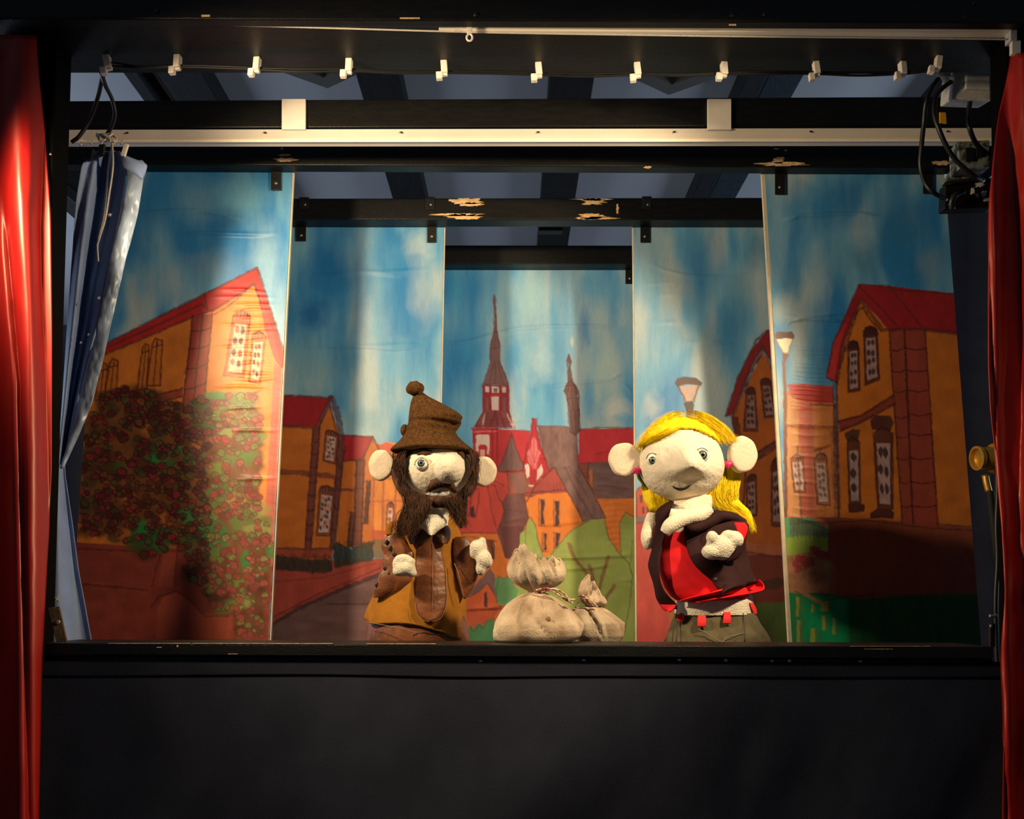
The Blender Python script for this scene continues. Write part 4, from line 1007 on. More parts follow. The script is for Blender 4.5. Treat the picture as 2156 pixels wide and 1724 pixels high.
B.poly(ZA((715, 1405), (910, 1410), (970, 1460), (978, 1690), (780, 1720), (740, 1560)), GRB, var=.2, ns=(9, 20)); B.line(ZA((715, 1405), (910, 1410), (970, 1460), (978, 1680)), (100, 70, 68), 3, .6)
B.poly(ZA((440, 1425), (665, 1438), (640, 1700), (440, 1700)), (190, 50, 58)); B.line(ZA((560, 1432), (665, 1438)), OUT, 3, .6)
# main spire
B.poly(ZA((433, 556), (442, 590), (440, 620), (447, 700), (450, 790), (462, 830), (470, 890), (466, 930), (472, 990), (500, 1060), (527, 1138), (360, 1138), (385, 1060), (408, 990), (404, 920), (412, 860), (428, 800), (434, 700), (430, 620), (426, 590)), (124, 88, 90), seed=3)
B.line(ZA((433, 556), (442, 590), (440, 620), (450, 790), (470, 890), (470, 990), (527, 1138), (360, 1138), (408, 990), (404, 910), (432, 795), (432, 620), (426, 590)), (110, 50, 48), 3, .75, close=True)
for (a, b_) in (((440, 800), (436, 900)), ((430, 990), (400, 1130)), ((440, 990), (438, 1130)), ((455, 985), (488, 1130)), ((404, 905), (468, 900))): B.line(ZA(a, b_), (92, 56, 56), 2.4, .6)
B.poly(ZA((358, 1145), (526, 1145), (530, 1330), (358, 1330)), (152, 42, 54)); 
for q in ((375, 1150, 402, 1185), (415, 1150, 465, 1190), (484, 1152, 508, 1190), (414, 1215, 462, 1305), (378, 1220, 396, 1300), (486, 1220, 510, 1310)):
    B.poly(ZA((q[0], q[1]), (q[2], q[1]), (q[2] - 2, q[3]), (q[0] + 2, q[3])), (226, 190, 186) if q[1] < 1200 or q[0] == 414 else (128, 84, 88), .9); 
B.poly(ZA((425, 1160), (455, 1160), (452, 1188), (428, 1188)), (90, 52, 56), .8)
for x in (358, 408, 468, 526): B.line(ZA((x, 1148), (x + 2, 1320)), (128, 34, 44), 3.4, .8, x)
B.line(ZA((358, 1145), (526, 1145)), (128, 34, 44), 4); B.line(ZA((410, 1208), (470, 1208)), (200, 60, 70), 3)
B.poly(ZA((360, 1305), (530, 1310), (565, 1412), (305, 1412)), (136, 66, 70), var=.2); 
for (a, b_) in (((365, 1310), (308, 1408)), ((395, 1320), (360, 1408)), ((440, 1310), (410, 1410)), ((440, 1310), (455, 1410)), ((470, 1320), (500, 1405)), ((525, 1312), (560, 1408))): B.line(ZA(a, b_), (112, 36, 44), 3.4, .75)
for (a, b_) in (((372, 1330), (358, 1400)), ((520, 1330), (545, 1400)), ((555, 1350), (552, 1420))): B.line(ZA(a, b_), (226, 190, 186), 3, .7)
B.poly(ZA((292, 1420), (460, 1415), (462, 1700), (300, 1620)), RED, seed=4); B.line(ZA((288, 1425), (310, 1412), (562, 1416)), (128, 34, 44), 5); B.line(ZA((300, 1445), (455, 1440)), (226, 150, 150), 2.4, .7)
B.poly(ZA((315, 1470), (330, 1462), (400, 1462), (405, 1480), (400, 1590), (315, 1570)), (232, 190, 178)); B.poly(ZA((330, 1540), (345, 1526), (375, 1526), (388, 1545), (386, 1600), (332, 1590)), RED); B.poly(ZA((342, 1560), (372, 1560), (372, 1600), (342, 1600)), (226, 170, 160))
for x in (300, 420, 450): B.line(ZA((x, 1430), (x + 4, 1680)), (128, 34, 44), 3.4, .8, x)
B.poly(ZA((545, 1452), (565, 1520), (600, 1620), (640, 1690), (455, 1696), (500, 1600), (525, 1520)), (122, 86, 84), var=.14); B.line(ZA((455, 1696), (500, 1600), (525, 1520), (545, 1452), (565, 1520), (600, 1620), (640, 1690)), OUT, 3.4, .8); B.line(ZA((545, 1470), (548, 1690)), OUT, 2.4, .5); B.line(ZA((550, 1350), (556, 1420)), (214, 170, 168), 3, .8)
B.poly(ZA((680, 1360), (706, 1360), (706, 1420), (735, 1540), (790, 1700), (690, 1800), (620, 1680), (650, 1540), (676, 1430)), RED, seed=8); B.line(ZA((680, 1360), (706, 1360), (706, 1420), (735, 1540), (790, 1700)), (128, 34, 44), 4); B.line(ZA((680, 1360), (676, 1430), (650, 1540), (620, 1680)), (128, 34, 44), 4)
for P in (((690, 1470), (705, 1500), (712, 1560), (735, 1580), (715, 1640), (700, 1700), (685, 1690), (645, 1610), (650, 1570), (672, 1550), (676, 1500)),): B.poly(ZA(*P), (226, 120, 124), .95)
for (a, b_) in (((690, 1480), (692, 1690)), ((672, 1560), (688, 1640)), ((715, 1570), (698, 1640)), ((655, 1600), (685, 1680)), ((730, 1590), (705, 1680))): B.line(ZA(a, b_), (190, 56, 66), 3, .7)
B.poly(ZA((630, 1660), (655, 1650), (660, 1690), (640, 1724)), (236, 196, 186)); B.poly(ZA((720, 1690), (742, 1660), (748, 1700), (722, 1750)), (236, 196, 186))
B.poly(ZB((655, 370), (690, 355), (695, 480), (650, 480), (640, 420)), (168, 44, 52)); B.poly(ZB((700, 360), (735, 320), (735, 390), (700, 440)), (236, 196, 186), .9); B.poly(ZB((615, 340), (640, 330), (650, 400), (630, 420)), (236, 196, 186), .9)
B.line(ZB((645, 470), (690, 480), (730, 430)), (236, 190, 180), 4); 
B.layer('painted_onion_tower')
B.poly(ZA((918, 942), (930, 975), (932, 990), (922, 1010), (928, 1060), (942, 1125), (968, 1145), (980, 1180), (972, 1215), (980, 1228), (985, 1300), (988, 1440), (960, 1466), (925, 1445), (915, 1300), (904, 1228), (906, 1215), (888, 1180), (892, 1150), (912, 1120), (910, 1060), (914, 1010), (904, 990), (906, 970)), (116, 80, 78), seed=6)
B.line(ZA((918, 942), (932, 990), (922, 1010), (942, 1125), (980, 1180), (980, 1228), (988, 1440), (960, 1466), (925, 1445), (904, 1228), (888, 1180), (912, 1120), (910, 1060), (904, 985)), (92, 44, 44), 3, .8, close=True)
for (a, b_) in (((920, 1130), (905, 1200)), ((935, 1130), (935, 1220)), ((950, 1135), (965, 1205)), ((905, 1225), (980, 1225)), ((915, 1308), (985, 1303)), ((930, 1310), (938, 1440)), ((955, 1310), (962, 1450)), ((940, 1230), (945, 1300))): B.line(ZA(a, b_), (86, 50, 50), 2.4, .6)
B.layer('painted_house')
B.poly(ZB((1040, 312), (1480, 300), (1480, 560), (1120, 562), (1080, 480), (1050, 420)), (116, 84, 82), var=.2, ns=(26, 8)); B.line(ZB((1060, 312), (1050, 420)), OUT, 3); B.poly(ZB((1062, 370), (1085, 350), (1085, 490), (1065, 450)), (206, 106, 50), .9)
B.line(ZB((1120, 470), (1330, 490)), (92, 62, 60), 3.4, .6)
B.poly(ZB((815, 342), (690, 468), (620, 500), (505, 530), (690, 535), (910, 525), (860, 420)), (168, 70, 62)); B.line(ZB((815, 342), (690, 468), (640, 560), (620, 590)), OUT, 3.4); B.line(ZB((500, 540), (660, 520), (905, 500)), OUT, 3)
for k in range(5): B.line(ZB((770 + k * 22, 420 - abs(k - 2) * 6 + 40), (768 + k * 24, 500)), OUT, 2, .5, k)
B.poly(ZB((612, 595), (700, 530), (910, 520), (1015, 720), (900, 900), (760, 985), (680, 900), (640, 690)), (226, 120, 50), seed=3)
for q in ((712, 562, 756, 752), (815, 572, 862, 756), (735, 798, 772, 930), (815, 793, 862, 915)):
    B.poly(ZB((q[0] + 4, q[1]), (q[2], q[1]), (q[2] - 4, q[3]), (q[0], q[3])), (180, 104, 66), .8); B.poly(ZB((q[0] + 10, q[1] + 4), (q[2] - 4, q[1] + 10), (q[2] - 12, (q[1] + q[3]) / 2), (q[2] - 6, q[3] - 10), (q[0] + 10, q[3] - 6), (q[0] + 16, (q[1] + q[3]) / 2)), (58, 40, 44), .92); B.line(ZB((q[0], q[1]), (q[0], q[3]), (q[2], q[3])), OUT, 2.4, .7)
B.poly(ZB((820, 345), (985, 330), (1020, 400), (1090, 520), (1175, 695), (1100, 705), (1020, 722), (960, 600), (900, 500)), (128, 92, 88), var=.16, ns=(9, 14)); B.line(ZB((820, 345), (900, 500), (960, 600), (1020, 722), (1175, 695), (1090, 520), (985, 330)), OUT, 3.4, .8); B.line(ZB((890, 335), (980, 520), (1090, 700)), OUT, 3.4, .6); B.line(ZB((920, 335), (1060, 560)), OUT, 2.4, .5)
B.poly(ZB((150, 560), (210, 480), (330, 440), (420, 370), (490, 375), (500, 420), (498, 520), (470, 640), (425, 805), (110, 805)), (206, 74, 66), seed=4, var=.1)
for P in (((355, 460), (380, 640), (425, 800)), ((400, 460), (430, 560), (465, 600)), ((490, 380), (500, 520)), ((110, 805), (300, 800), (430, 805)), ((210, 490), (170, 620)), ((395, 440), (470, 470))): B.line(ZB(*P), OUT, 3, .6)
B.line(ZB((225, 690), (235, 560), (255, 495), (295, 500), (290, 590), (268, 700)), OUT, 3, .7); B.poly(ZB((230, 622), (255, 615), (262, 650), (268, 695), (235, 695), (232, 650)), (56, 38, 44), .92)
B.poly(ZB((510, 390), (600, 385), (640, 500), (600, 525), (540, 520)), (140, 92, 84)); B.line(ZB((440, 375), (600, 368)), OUT, 4)
B.poly(ZB((490, 530), (605, 530), (640, 690), (590, 800), (562, 985), (480, 975), (425, 790), (470, 650), (455, 600)), (118, 74, 72), var=.16); B.poly(ZB((440, 755), (600, 755), (562, 985), (480, 975)), (104, 56, 56), .8); B.line(ZB((605, 530), (640, 690), (590, 800), (562, 985), (480, 975), (425, 790), (470, 650), (455, 600), (490, 530)), OUT, 3, .7); B.line(ZB((500, 640), (640, 660)), OUT, 2.4, .5)
B.poly(ZB((345, 850), (400, 850), (405, 980), (375, 985)), (112, 62, 60), .9); B.line(ZB((375, 860), (395, 985)), DRK, 3, .7); B.line(ZB((100, 810), (420, 860)), OUT, 3, .5)
B.poly(ZB((372, 1048), (400, 1090), (425, 1240), (405, 1240), (352, 1150), (290, 1215), (180, 1262), (260, 1170)), (128, 92, 92)); B.poly(ZB((352, 1152), (405, 1235), (450, 1330), (190, 1340), (190, 1262), (290, 1212)), (212, 96, 58)); B.line(ZB((190, 1262), (290, 1214), (352, 1152), (405, 1236), (450, 1330)), OUT, 3, .7); B.poly(ZB((330, 1225), (352, 1212), (356, 1318), (328, 1318)), (70, 46, 50), .9)
B.poly(ZB((180, 1345), (445, 1330), (385, 1410), (300, 1460), (230, 1500)), (204, 92, 62)); B.line(ZB((180, 1345), (445, 1332)), OUT, 4, .7)
B.layer('painted_tree')
B.poly(ZB((560, 985), (700, 975), (780, 965), (800, 940), (920, 800), (1000, 740), (1065, 705), (1165, 700), (1195, 830), (1250, 910), (1280, 960), (1278, 720), (1320, 650), (1340, 690), (1420, 680), (1500, 1750), (380, 1750), (430, 1500), (560, 1200)), (152, 158, 82), var=.14, ns=(40, 50), seed=5)
B.line(ZB((800, 950), (920, 800), (1065, 708), (1165, 700), (1200, 840), (1280, 960), (1275, 720), (1320, 655), (1375, 690)), OUT, 3, .6)
B.line(ZB((1280, 960), (1340, 1010), (1365, 1100), (1345, 1300), (1310, 1500)), OUT, 3, .6); B.line(ZB((1365, 850), (1350, 1020)), OUT, 2.4, .5)
for P in (((920, 880), (960, 980), (1060, 1100), (1110, 1180)), ((1060, 1030), (1090, 1100), (1115, 1230)), ((1195, 965), (1160, 1080), (1130, 1200)), ((1240, 1170), (1190, 1240), (1150, 1330))):
    B.line(ZB(*P), (142, 88, 62), 9, .75, 3); B.line(ZB(*P), (110, 62, 48), 3, .6, 9)
B.layer('painted_tree')
B.poly(ZB((640, 695), (670, 710), (695, 770), (700, 830), (740, 950), (745, 985), (560, 985), (575, 880), (580, 800), (620, 770)), (156, 164, 88)); B.line(ZB((560, 985), (580, 800), (620, 770), (625, 710), (650, 692), (690, 750), (700, 830), (745, 975)), OUT, 3, .6); B.line(ZB((620, 780), (618, 900)), OUT, 2.4, .5)
B.layer('painted_bush')
B.poly(ZB((400, 1130), (430, 1105), (470, 1120), (500, 1100), (530, 1150), (570, 1200), (540, 1290), (430, 1310), (405, 1220)), (106, 146, 96), seed=2); B.line(ZB((400, 1130), (430, 1105), (470, 1120), (500, 1100), (530, 1150)), (70, 92, 64), 3, .6); B.line(ZB((430, 1120), (410, 1200), (420, 1290)), (70, 92, 64), 3, .6)
B.poly(ZB((215, 1470), (240, 1440), (260, 1475), (290, 1430), (330, 1450), (350, 1410), (400, 1395), (400, 1420), (420, 1750), (200, 1750)), (88, 140, 92), seed=3); B.line(ZB((225, 1460), (260, 1490), (290, 1440), (320, 1470), (350, 1415), (395, 1400)), (120, 72, 54), 3.4, .7)
for (pts, am) in (([(935, 726), (985, 720), (1040, 704), (1090, 692), (1160, 687), (1290, 688)], .0022), ([(1140, 818), (1200, 808), (1280, 800), (1320, 780)], .0016), ([(1300, 802), (1322, 815), (1332, 832)], .0016), ([(950, 896), (1010, 890), (1120, 882)], .0014), ([(1110, 1172), (1200, 1174), (1260, 1172), (1338, 1168)], .003), ([(1180, 1198), (1240, 1196), (1290, 1188)], .0024), ([(980, 1282), (1040, 1278), (1080, 1268)], .0024), ([(1300, 1220), (1338, 1222)], .002), ([(1130, 1106), (1200, 1100), (1250, 1092)], .0016), ([(1060, 1098), (1110, 1088)], .0012), ([(1110, 960), (1160, 962)], .001), ([(1250, 1018), (1330, 1030)], .0018), ([(980, 1018), (1060, 1018)], .0012)):
    B.crease(pts, am, 4, 24)
for k in range(9): B.crease([(1262 + k, 1050 + k * 12), (1300, 1046 + k * 12), (1330, 1052 + k * 12)], .0009, 3, 20)
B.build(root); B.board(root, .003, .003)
strap(root, 1326, 556, 597, 18, YW5)

# ================================================================== curtains
def curtain(name, rows, Yf, m, parent, nc=90, k=160, thick=.0015):
    py, xl, xr = rows_dense(rows, k); V = []; Fc = []
    for i in range(k):
        for j in range(nc):
            s = j / (nc - 1); px = xl[i] + (xr[i] - xl[i]) * s
            V.append(at(px, py[i], Yf(px, py[i], s, i / (k - 1))))
    for i in range(k - 1):
        for j in range(nc - 1):
            a = i * nc + j; Fc.append((a, a + nc, a + nc + 1, a + 1))
    o = mesh(name, V, Fc, m, parent)
    md = o.modifiers.new('thickness', 'SOLIDIFY'); md.thickness = thick; md.offset = 1
    return o
YC = YH0 + .045
t = thing('red_curtain', 'red satin stage curtain with a bright lamp-lit fold, left side of the stage', 'curtain', 'red stage curtains')
def yl_(px, py, s, tt):
    q = (px - .03 * (py - 480) * (1 if py < 480 else .25))
    f = .020 * math.cos((q - 47) / 74 * 2 * math.pi * .62) + .010 * math.sin(px / 31 + py / 260) + .006 * float(fbm(px / 50, py / 190, 8))
    pinch = math.exp(-((py - 560) / 300) ** 2)
    xs = 12 + (py - 450) * .085 if py < 800 else 42 + (py - 800) * .02
    f -= (.016 * math.exp(-((px - xs) / 7) ** 2) + .010 * math.exp(-((px - xs - 9) / 18) ** 2)) * min(1, max(0, (py - 380) / 160))
    f += .006 * math.sin((px + py * .12) / 17) * max(0, 1 - abs(py - 230) / 200)
    return min(YC - .016 - f * (.55 + .45 * pinch) + .035 * (px > 60) * max(0, (px - 60) / 50) ** 1.5, YS - .004)
curtain('curtain_cloth', [(74, -420, 75), (150, -430, 80), (300, -440, 96), (450, -440, 107), (700, -440, 110), (1000, -440, 109), (1200, -440, 97), (1400, -440, 87), (1724, -440, 80), (2300, -440, 76)], yl_, M['red_satin'], t, 150)
t = thing('red_curtain', 'red satin stage curtain, mostly shadowed, with a lit edge, right side of the stage', 'curtain', 'red stage curtains')
def yr_(px, py, s, tt):
    d = px - (2085 + .03 * (py - 600))
    f = .022 * math.cos(d / 62 * 2 * math.pi * .6 + .5) + .008 * math.sin(px / 24 + py / 200) + .006 * float(fbm(px / 40, py / 120, 18)) * (1 + .8 * (py > 1150))
    return min(YC - f + .03 * math.exp(-max(d, 0) / 12), YS - .004)
curtain('curtain_cloth', [(112, 2130, 2600), (150, 2124, 2600), (240, 2102, 2600), (340, 2090, 2600), (420, 2083, 2600), (600, 2080, 2600), (760, 2080, 2600), (860, 2084, 2600), (960, 2095, 2600), (1100, 2108, 2600), (1250, 2116, 2600), (1400, 2107, 2600), (1500, 2113, 2600), (1724, 2110, 2600), (2300, 2110, 2600)], yr_, M['red_satin'], t, 150)

bc = thing('blue_curtain', 'blue satin curtain tied back at the left pillar of the stage', 'curtain')
YBC = 1.70
def yb_(px, py, s, tt): return YBC - .022 * math.sin(s * 7.5 + .6) - .010 * math.sin(s * 17 + py / 150) + .02 * s + .002 * float(fbm(px / 14, py / 40, 3))
curtain('curtain_cloth', [(318, 196, 252), (345, 172, 268), (420, 160, 262), (500, 154, 247), (600, 148, 224), (680, 143, 210), (760, 138, 188), (850, 132, 166), (950, 124, 143), (985, 120, 132)], yb_, M['blue_cloth'], bc, 70, 120)
def yb2_(px, py, s, tt): return YBC - .014 - .004 * math.sin(s * 3.1) - .004 * math.sin(py / 31 + 2 * s) * math.sin(py / 83) - .005 * float(fbm(px / 18, py / 30, 9))
curtain('satin_border', [(338, 262, 300), (352, 258, 311), (366, 262, 306), (372, 272, 303), (450, 256, 291), (550, 232, 264), (650, 214, 241), (750, 190, 219), (850, 166, 194), (920, 148, 163), (985, 128, 133)], yb2_, M['blue_satin'], bc, 30, 140)
sheet('top_hem', [(326, 250, 262), (336, 251, 288), (345, 256, 311), (352, 258, 310), (366, 282, 306), (376, 296, 303)], lambda px, py, s, tt: YBC - .030 - .006 * math.sin(s * 3), M['blue_cloth'], bc, 16, 20)
def yb3_(px, py, s, tt): return YBC + .0 - .020 * math.cos(s * 4.4 - .6) * min(1, (py - 960) / 160 + .1)
curtain('lower_fold', [(960, 124, 136), (1000, 118, 138), (1100, 114, 153), (1200, 112, 166), (1280, 108, 181), (1352, 104, 194), (1420, 100, 204)], yb3_, M['blue_cloth'], bc, 50, 90)
def star(px, py, Y, r, parent):
    c = at(px, py, Y); V = []
    for k in range(10):
        a = R(90 + 36 * k); q = r if k % 2 == 0 else r * .42
        V.append(c + Vector((q * math.cos(a), 0, q * math.sin(a))))
    V += [v + Vector((0, .0006, 0)) for v in V]
    mesh('printed_star', V, [tuple(range(9, -1, -1))] + [(k, (k + 1) % 10, (k + 1) % 10 + 10, k + 10) for k in range(10)], M['white_plastic'], parent, False)
for (px, py, r, Y) in ((121, 1260, .0058, YBC - .022), (231, 452, .0045, YBC - .05), (208, 627, .004, YBC - .045), (170, 721, .003, YBC - .04), (186, 704, .0025, YBC - .045)): star(px, py, Y, r, bc)
tag(tube('twine_loop', [(238, 292, YBC - .05), (228, 350, YBC - .055), (224, 400, YBC - .055), (219, 450, YBC - .055), (206, 510, YBC - .055), (207, 550, YBC - .055)], .0017, M['twine'], None, 8, 60), 'longer strand of pale twine hanging in front of the blue curtain', 'cord', 'twine over the blue curtain')
tag(tube('twine_loop', [(236, 294, YBC - .052), (238, 350, YBC - .060), (230, 410, YBC - .060), (222, 460, YBC - .060), (210, 500, YBC - .060), (204, 518, YBC - .058)], .0017, M['twine'], None, 8, 60), 'shorter strand of pale twine hanging in front of the blue curtain', 'cord', 'twine over the blue curtain')
k_ = thing('twine_knot', 'knotted pale twine above the blue curtain', 'cord')
V, Fc = [], []
pts = [(215 + 14 * math.cos(a * 2.3) + a * 1.5, 290 + 8 * math.sin(a * 3.1), YBC - .05 + .008 * math.sin(a * 1.7)) for a in np.linspace(0, 12, 90)]
tube('knot', pts, .002, M['twine'], k_, 7)
for i, (px, py) in enumerate(((168, 292), (190, 289), (212, 290), (238, 290), (254, 289))):
    g = thing('rail_glider', 'small white glider under the left end of the rail, %s from the left' % ordn[i], 'hook', 'gliders at the rail end')
    pxbox('glider_body', px - 4, py - 8, px + 4, py + 4, YB2 + .02, .006, M['white_plastic'], g)
    c = at(px, py + 10, YB2 + .022); V, Fc = tube_geo([c + Vector((.004 * math.cos(a), 0, .006 * math.sin(a))) for a in np.linspace(0, 6.2832, 20)], .0009, 6, False); mesh('wire_hook', V, Fc, M['steel'], g)
pgc = hexa('curtain_peg', [at(253, 327, YBC - .04), at(262, 329, YBC - .04), at(270, 303, YBC - .04), at(261, 301, YBC - .04)] + [p + Vector((0, .006, 0)) for p in (at(253, 327, YBC - .04), at(262, 329, YBC - .04), at(270, 303, YBC - .04), at(261, 301, YBC - .04))], M['white_plastic'], None, .001)
tag(pgc, 'white plastic peg at the top of the blue curtain', 'peg')
for i, (px, py) in enumerate(((188, 322), (212, 312))):
    o = hexa('dark_peg', [at(px - 6, py + 16, YBC - .03), at(px + 5, py + 12, YBC - .03), at(px + 8, py - 10, YBC - .03), at(px - 4, py - 8, YBC - .03)] + [p + Vector((0, .008, 0)) for p in (at(px - 6, py + 16, YBC - .03), at(px + 5, py + 12, YBC - .03), at(px + 8, py - 10, YBC - .03), at(px - 4, py - 8, YBC - .03))], M['iron'], None, .001)
    tag(o, 'dark clip on the blue curtain top, ' + ('nearer the pillar' if i == 0 else 'nearer the twine knot'), 'clip', 'dark curtain clips')
for i, pts in enumerate(([(222, 140, YH1), (214, 170, YH1 + .03), (206, 205, YH1 + .06), (190, 250, YH1 + .09), (168, 285, YH1 + .1), (150, 300, YH1 + .1)], [(212, 150, YH1), (222, 180, YH1 + .04), (236, 210, YH1 + .07), (242, 240, YH1 + .09), (234, 268, YH1 + .11), (222, 288, YH1 + .12)])):
    tag(tube('hanging_cable', pts, .0042, M['cable'], None, 10, 40), 'black cable crossing another above the blue curtain, ' + ('leaning to the pillar' if i == 0 else 'leaning to the rail'), 'cable', 'crossed cables')
sl = thing('leather_strap', 'worn brown strap leaning at the foot of the left pillar', 'strap')
Q = [at(118, 1352, 1.468), at(141, 1352, 1.468), at(124, 1276, 1.468), at(100, 1280, 1.468)]
hexa('strap_band', Q + [p + Vector((0, .004, 0)) for p in Q], M['old_leather'], sl, .001); screw('rivet', 122, 1310, 1.468, .004, M['steel'], sl)

# ================================================================== fittings at the right side
jb = thing('junction_box', 'pale grey junction box at the top right of the stage', 'electrical box')
Q = [at(2003, 209, 1.64), at(2088, 212, 1.64), at(2088, 142, 1.64), at(2008, 141, 1.64)]
hexa('box_body', Q + [p + Vector((0, .05, .012)) for p in Q], M['grey_plastic'], jb, .004)
hexa('box_lid', [at(2033, 186, 1.632), at(2086, 188, 1.632), at(2086, 146, 1.632), at(2035, 145, 1.632)] + [p + Vector((0, .008, 0)) for p in (at(2033, 186, 1.632), at(2086, 188, 1.632), at(2086, 146, 1.632), at(2035, 145, 1.632))], M['grey_plastic'], jb, .003)
for (px, py) in ((1984, 160), (1998, 168)):
    c = at(px, py, 1.64); V, Fc = tube_geo([c + Vector((-.010, 0, 0)), c + Vector((.006, 0, 0)), c + Vector((.014, 0, .001))], [.006, .008, .007], 12); mesh('cable_gland', V, Fc, M['grey_plastic'], jb)
cabs = (([(1976, 165, 1.63), (1962, 185, 1.63), (1950, 215, 1.63), (1945, 260, 1.65), (1940, 310, 1.66), (1938, 350, 1.67), (1948, 385, 1.68), (1965, 405, 1.68), (1992, 420, 1.70)], 'outermost cable looping from junction box down to the right wing top'),
        ([(2003, 172, 1.63), (1985, 185, 1.63), (1970, 205, 1.63), (1967, 240, 1.63), (1978, 275, 1.63), (1995, 312, 1.64), (2015, 340, 1.65), (2048, 368, 1.66), (2070, 380, 1.68)], 'cable from junction box passing in front of the chipped switch box'),
        ([(2043, 212, 1.65), (2039, 240, 1.65), (2041, 268, 1.65), (2054, 300, 1.66), (2075, 320, 1.67), (2100, 330, 1.68)], 'short cable below the junction box next to the right pillar'),
        ([(2076, 140, 1.62), (2080, 118, 1.6), (2090, 104, 1.58), (2104, 106, 1.57)], 'small cable end above the junction box'))
for pts, lab in cabs: tag(tube('electric_cable', pts, .0048 if 'small' not in lab else .003, M['cable'], None, 10, 60), 'black ' + lab, 'cable', 'cables at the right side')
yt = hexa('yellow_tag', [at(1979, 258, 1.622), at(1994, 260, 1.622), at(1992, 236, 1.622), at(1978, 236, 1.622)] + [p + Vector((0, .003, 0)) for p in (at(1979, 258, 1.622), at(1994, 260, 1.622), at(1992, 236, 1.622), at(1978, 236, 1.622))], M['yellow_tape'], None, .001)
tag(yt, 'yellow tape tag on a cable near the rail end', 'tag')
sb = thing('switch_box', 'chipped dark grey switch box below the junction box', 'electrical box')
Q = [at(2020, 355, 1.68), at(2084, 352, 1.68), at(2084, 294, 1.68), at(2016, 298, 1.68)]
hexa('box_body', Q + [p + Vector((0, .04, .0)) for p in Q], M['chipped_grey'], sb, .002)
pxbox('switch', 2034, 310, 2050, 338, 1.676, .006, M['iron'], sb, .001); pxbox('switch', 2056, 312, 2068, 330, 1.676, .006, M['iron'], sb, .001)
dk = thing('clamp_bracket', 'dark chipped metal clamp bracket under the switch box', 'bracket')
Q = [at(1990, 384, 1.72), at(2052, 372, 1.72), at(2040, 352, 1.72), at(2006, 354, 1.72)]
hexa('clamp_plate', Q + [p + Vector((0, .02, 0)) for p in Q], M['chipped_grey'], dk, .001)
Q = [at(1988, 440, 1.74), at(2092, 436, 1.74), at(2092, 372, 1.74), at(1990, 386, 1.74)]
hexa('clamp_body', Q + [p + Vector((0, .03, 0)) for p in Q], M['black'], dk, .004)
tube('clamp_handle', [(2005, 440, 1.73), (2003, 428, 1.725), (2010, 412, 1.72), (2030, 402, 1.72)], .006, M['iron'], dk, 10, 12)
for i, (px, py, w, h) in enumerate(((2062, 388, 16, 12), (2072, 408, 12, 12), (2048, 402, 8, 14), (2078, 420, 14, 8), (2058, 412, 6, 8))): patch('chipped_spot', px, py, w, h, 1.74, M['grey_plastic'], dk, i + 70)
# brass spotlight behind the right curtain
bs = thing('brass_spotlight', 'small brass spotlight between the right wing and the red curtain', 'spotlight')
def lathe_x(name, c, prof, m, parent, ax=Vector((1, 0, 0)), n=32):
    ax = ax.normalized(); u = Vector((0, 0, 1)); u = (u - ax * u.dot(ax)).normalized(); w = ax.cross(u); V = []; Fc = []
    for x, r in prof:
        for k in range(n):
            a = 2 * math.pi * k / n; V.append(c + ax * x + (u * math.cos(a) + w * math.sin(a)) * r)
    for i in range(len(prof) - 1):
        for k in range(n):
            k2 = (k + 1) % n; Fc.append((i * n + k, i * n + k2, i * n + n + k2, i * n + n + k))
    Fc.append(tuple(range(n - 1, -1, -1))); Fc.append(tuple((len(prof) - 1) * n + k for k in range(n)))
    return mesh(name, V, Fc, m, parent, False)
cb = at(2078, 965, 1.86); axb = Vector((-1, -.10, .0))
lathe_x('lamp_barrel', cb, [(-.05, .023), (-.045, .025), (.0, .025), (.012, .024)], M['brass'], bs, axb)
lathe_x('lens_hood', cb, [(.012, .022), (.016, .026), (.024, .026), (.024, .021), (.016, .019)], M['brass'], bs, axb)
lathe_x('rear_ring', cb, [(-.026, .027), (-.024, .032), (-.014, .032), (-.012, .027)], M['brass'], bs, axb)
tube('yoke', [(2074, 1000, 1.86), (2078, 1020, 1.86), (2082, 1035, 1.86)], .007, M['brass'], bs, 10, 8)
lathe_x('stand_pole', at(2084, 1034, 1.86) , [(0, .008), (.60, .008), (cb.z + .0 - .60, .008)][:2] + [((at(2084, 1034, 1.86).z), .008)], M['black_matt'], bs, Vector((0, .0001, -1)))
box('stand_foot', at(2084, 1034, 1.86).x - .09, at(2084, 1034, 1.86).x + .09, 1.77, 1.95, 0, .012, M['black_matt'], bs, .003)
tag(tube('electric_cable', [(2099, 985, 1.845), (2100, 1040, 1.84), (2098, 1110, 1.84), (2100, 1180, 1.84), (2096, 1260, 1.84), (2097, 1340, 1.84), (2100, 1420, 1.84)], .005, M['cable'], None, 10, 40), 'black cable hanging below the brass spotlight', 'cable', 'cables at the right side')
lt = thing('metal_latch', 'small worn metal latch beside the right end of the playboard', 'latch')
pxbox('latch_plate', 2085, 1312, 2096, 1362, 1.56, .006, M['iron'], lt); tube('latch_pin', [(2083, 1296, 1.558), (2090, 1298, 1.558), (2098, 1295, 1.558)], .003, M['steel'], lt, 8, 6); screw('screw', 2087, 1318, 1.56, .003, M['steel'], lt)
# dark masking drapes behind the wings at each side
for (x0, x1, lab) in ((60, 300, 'left outer wing'), (1960, 2240, 'right outer wing')):
    o = curtain('masking_drape', [(395 if x0 > 1000 else 700, x0, x1), (1500, x0, x1)], lambda px, py, s, tt: 2.12 + .012 * math.sin(px / 14) + .004 * float(fbm(px / 30, py / 90, 4)), M['drape'], None, 60, 20)
    tag(o, 'dark blue-grey masking drape behind the %s' % lab, 'drape', 'masking drapes')

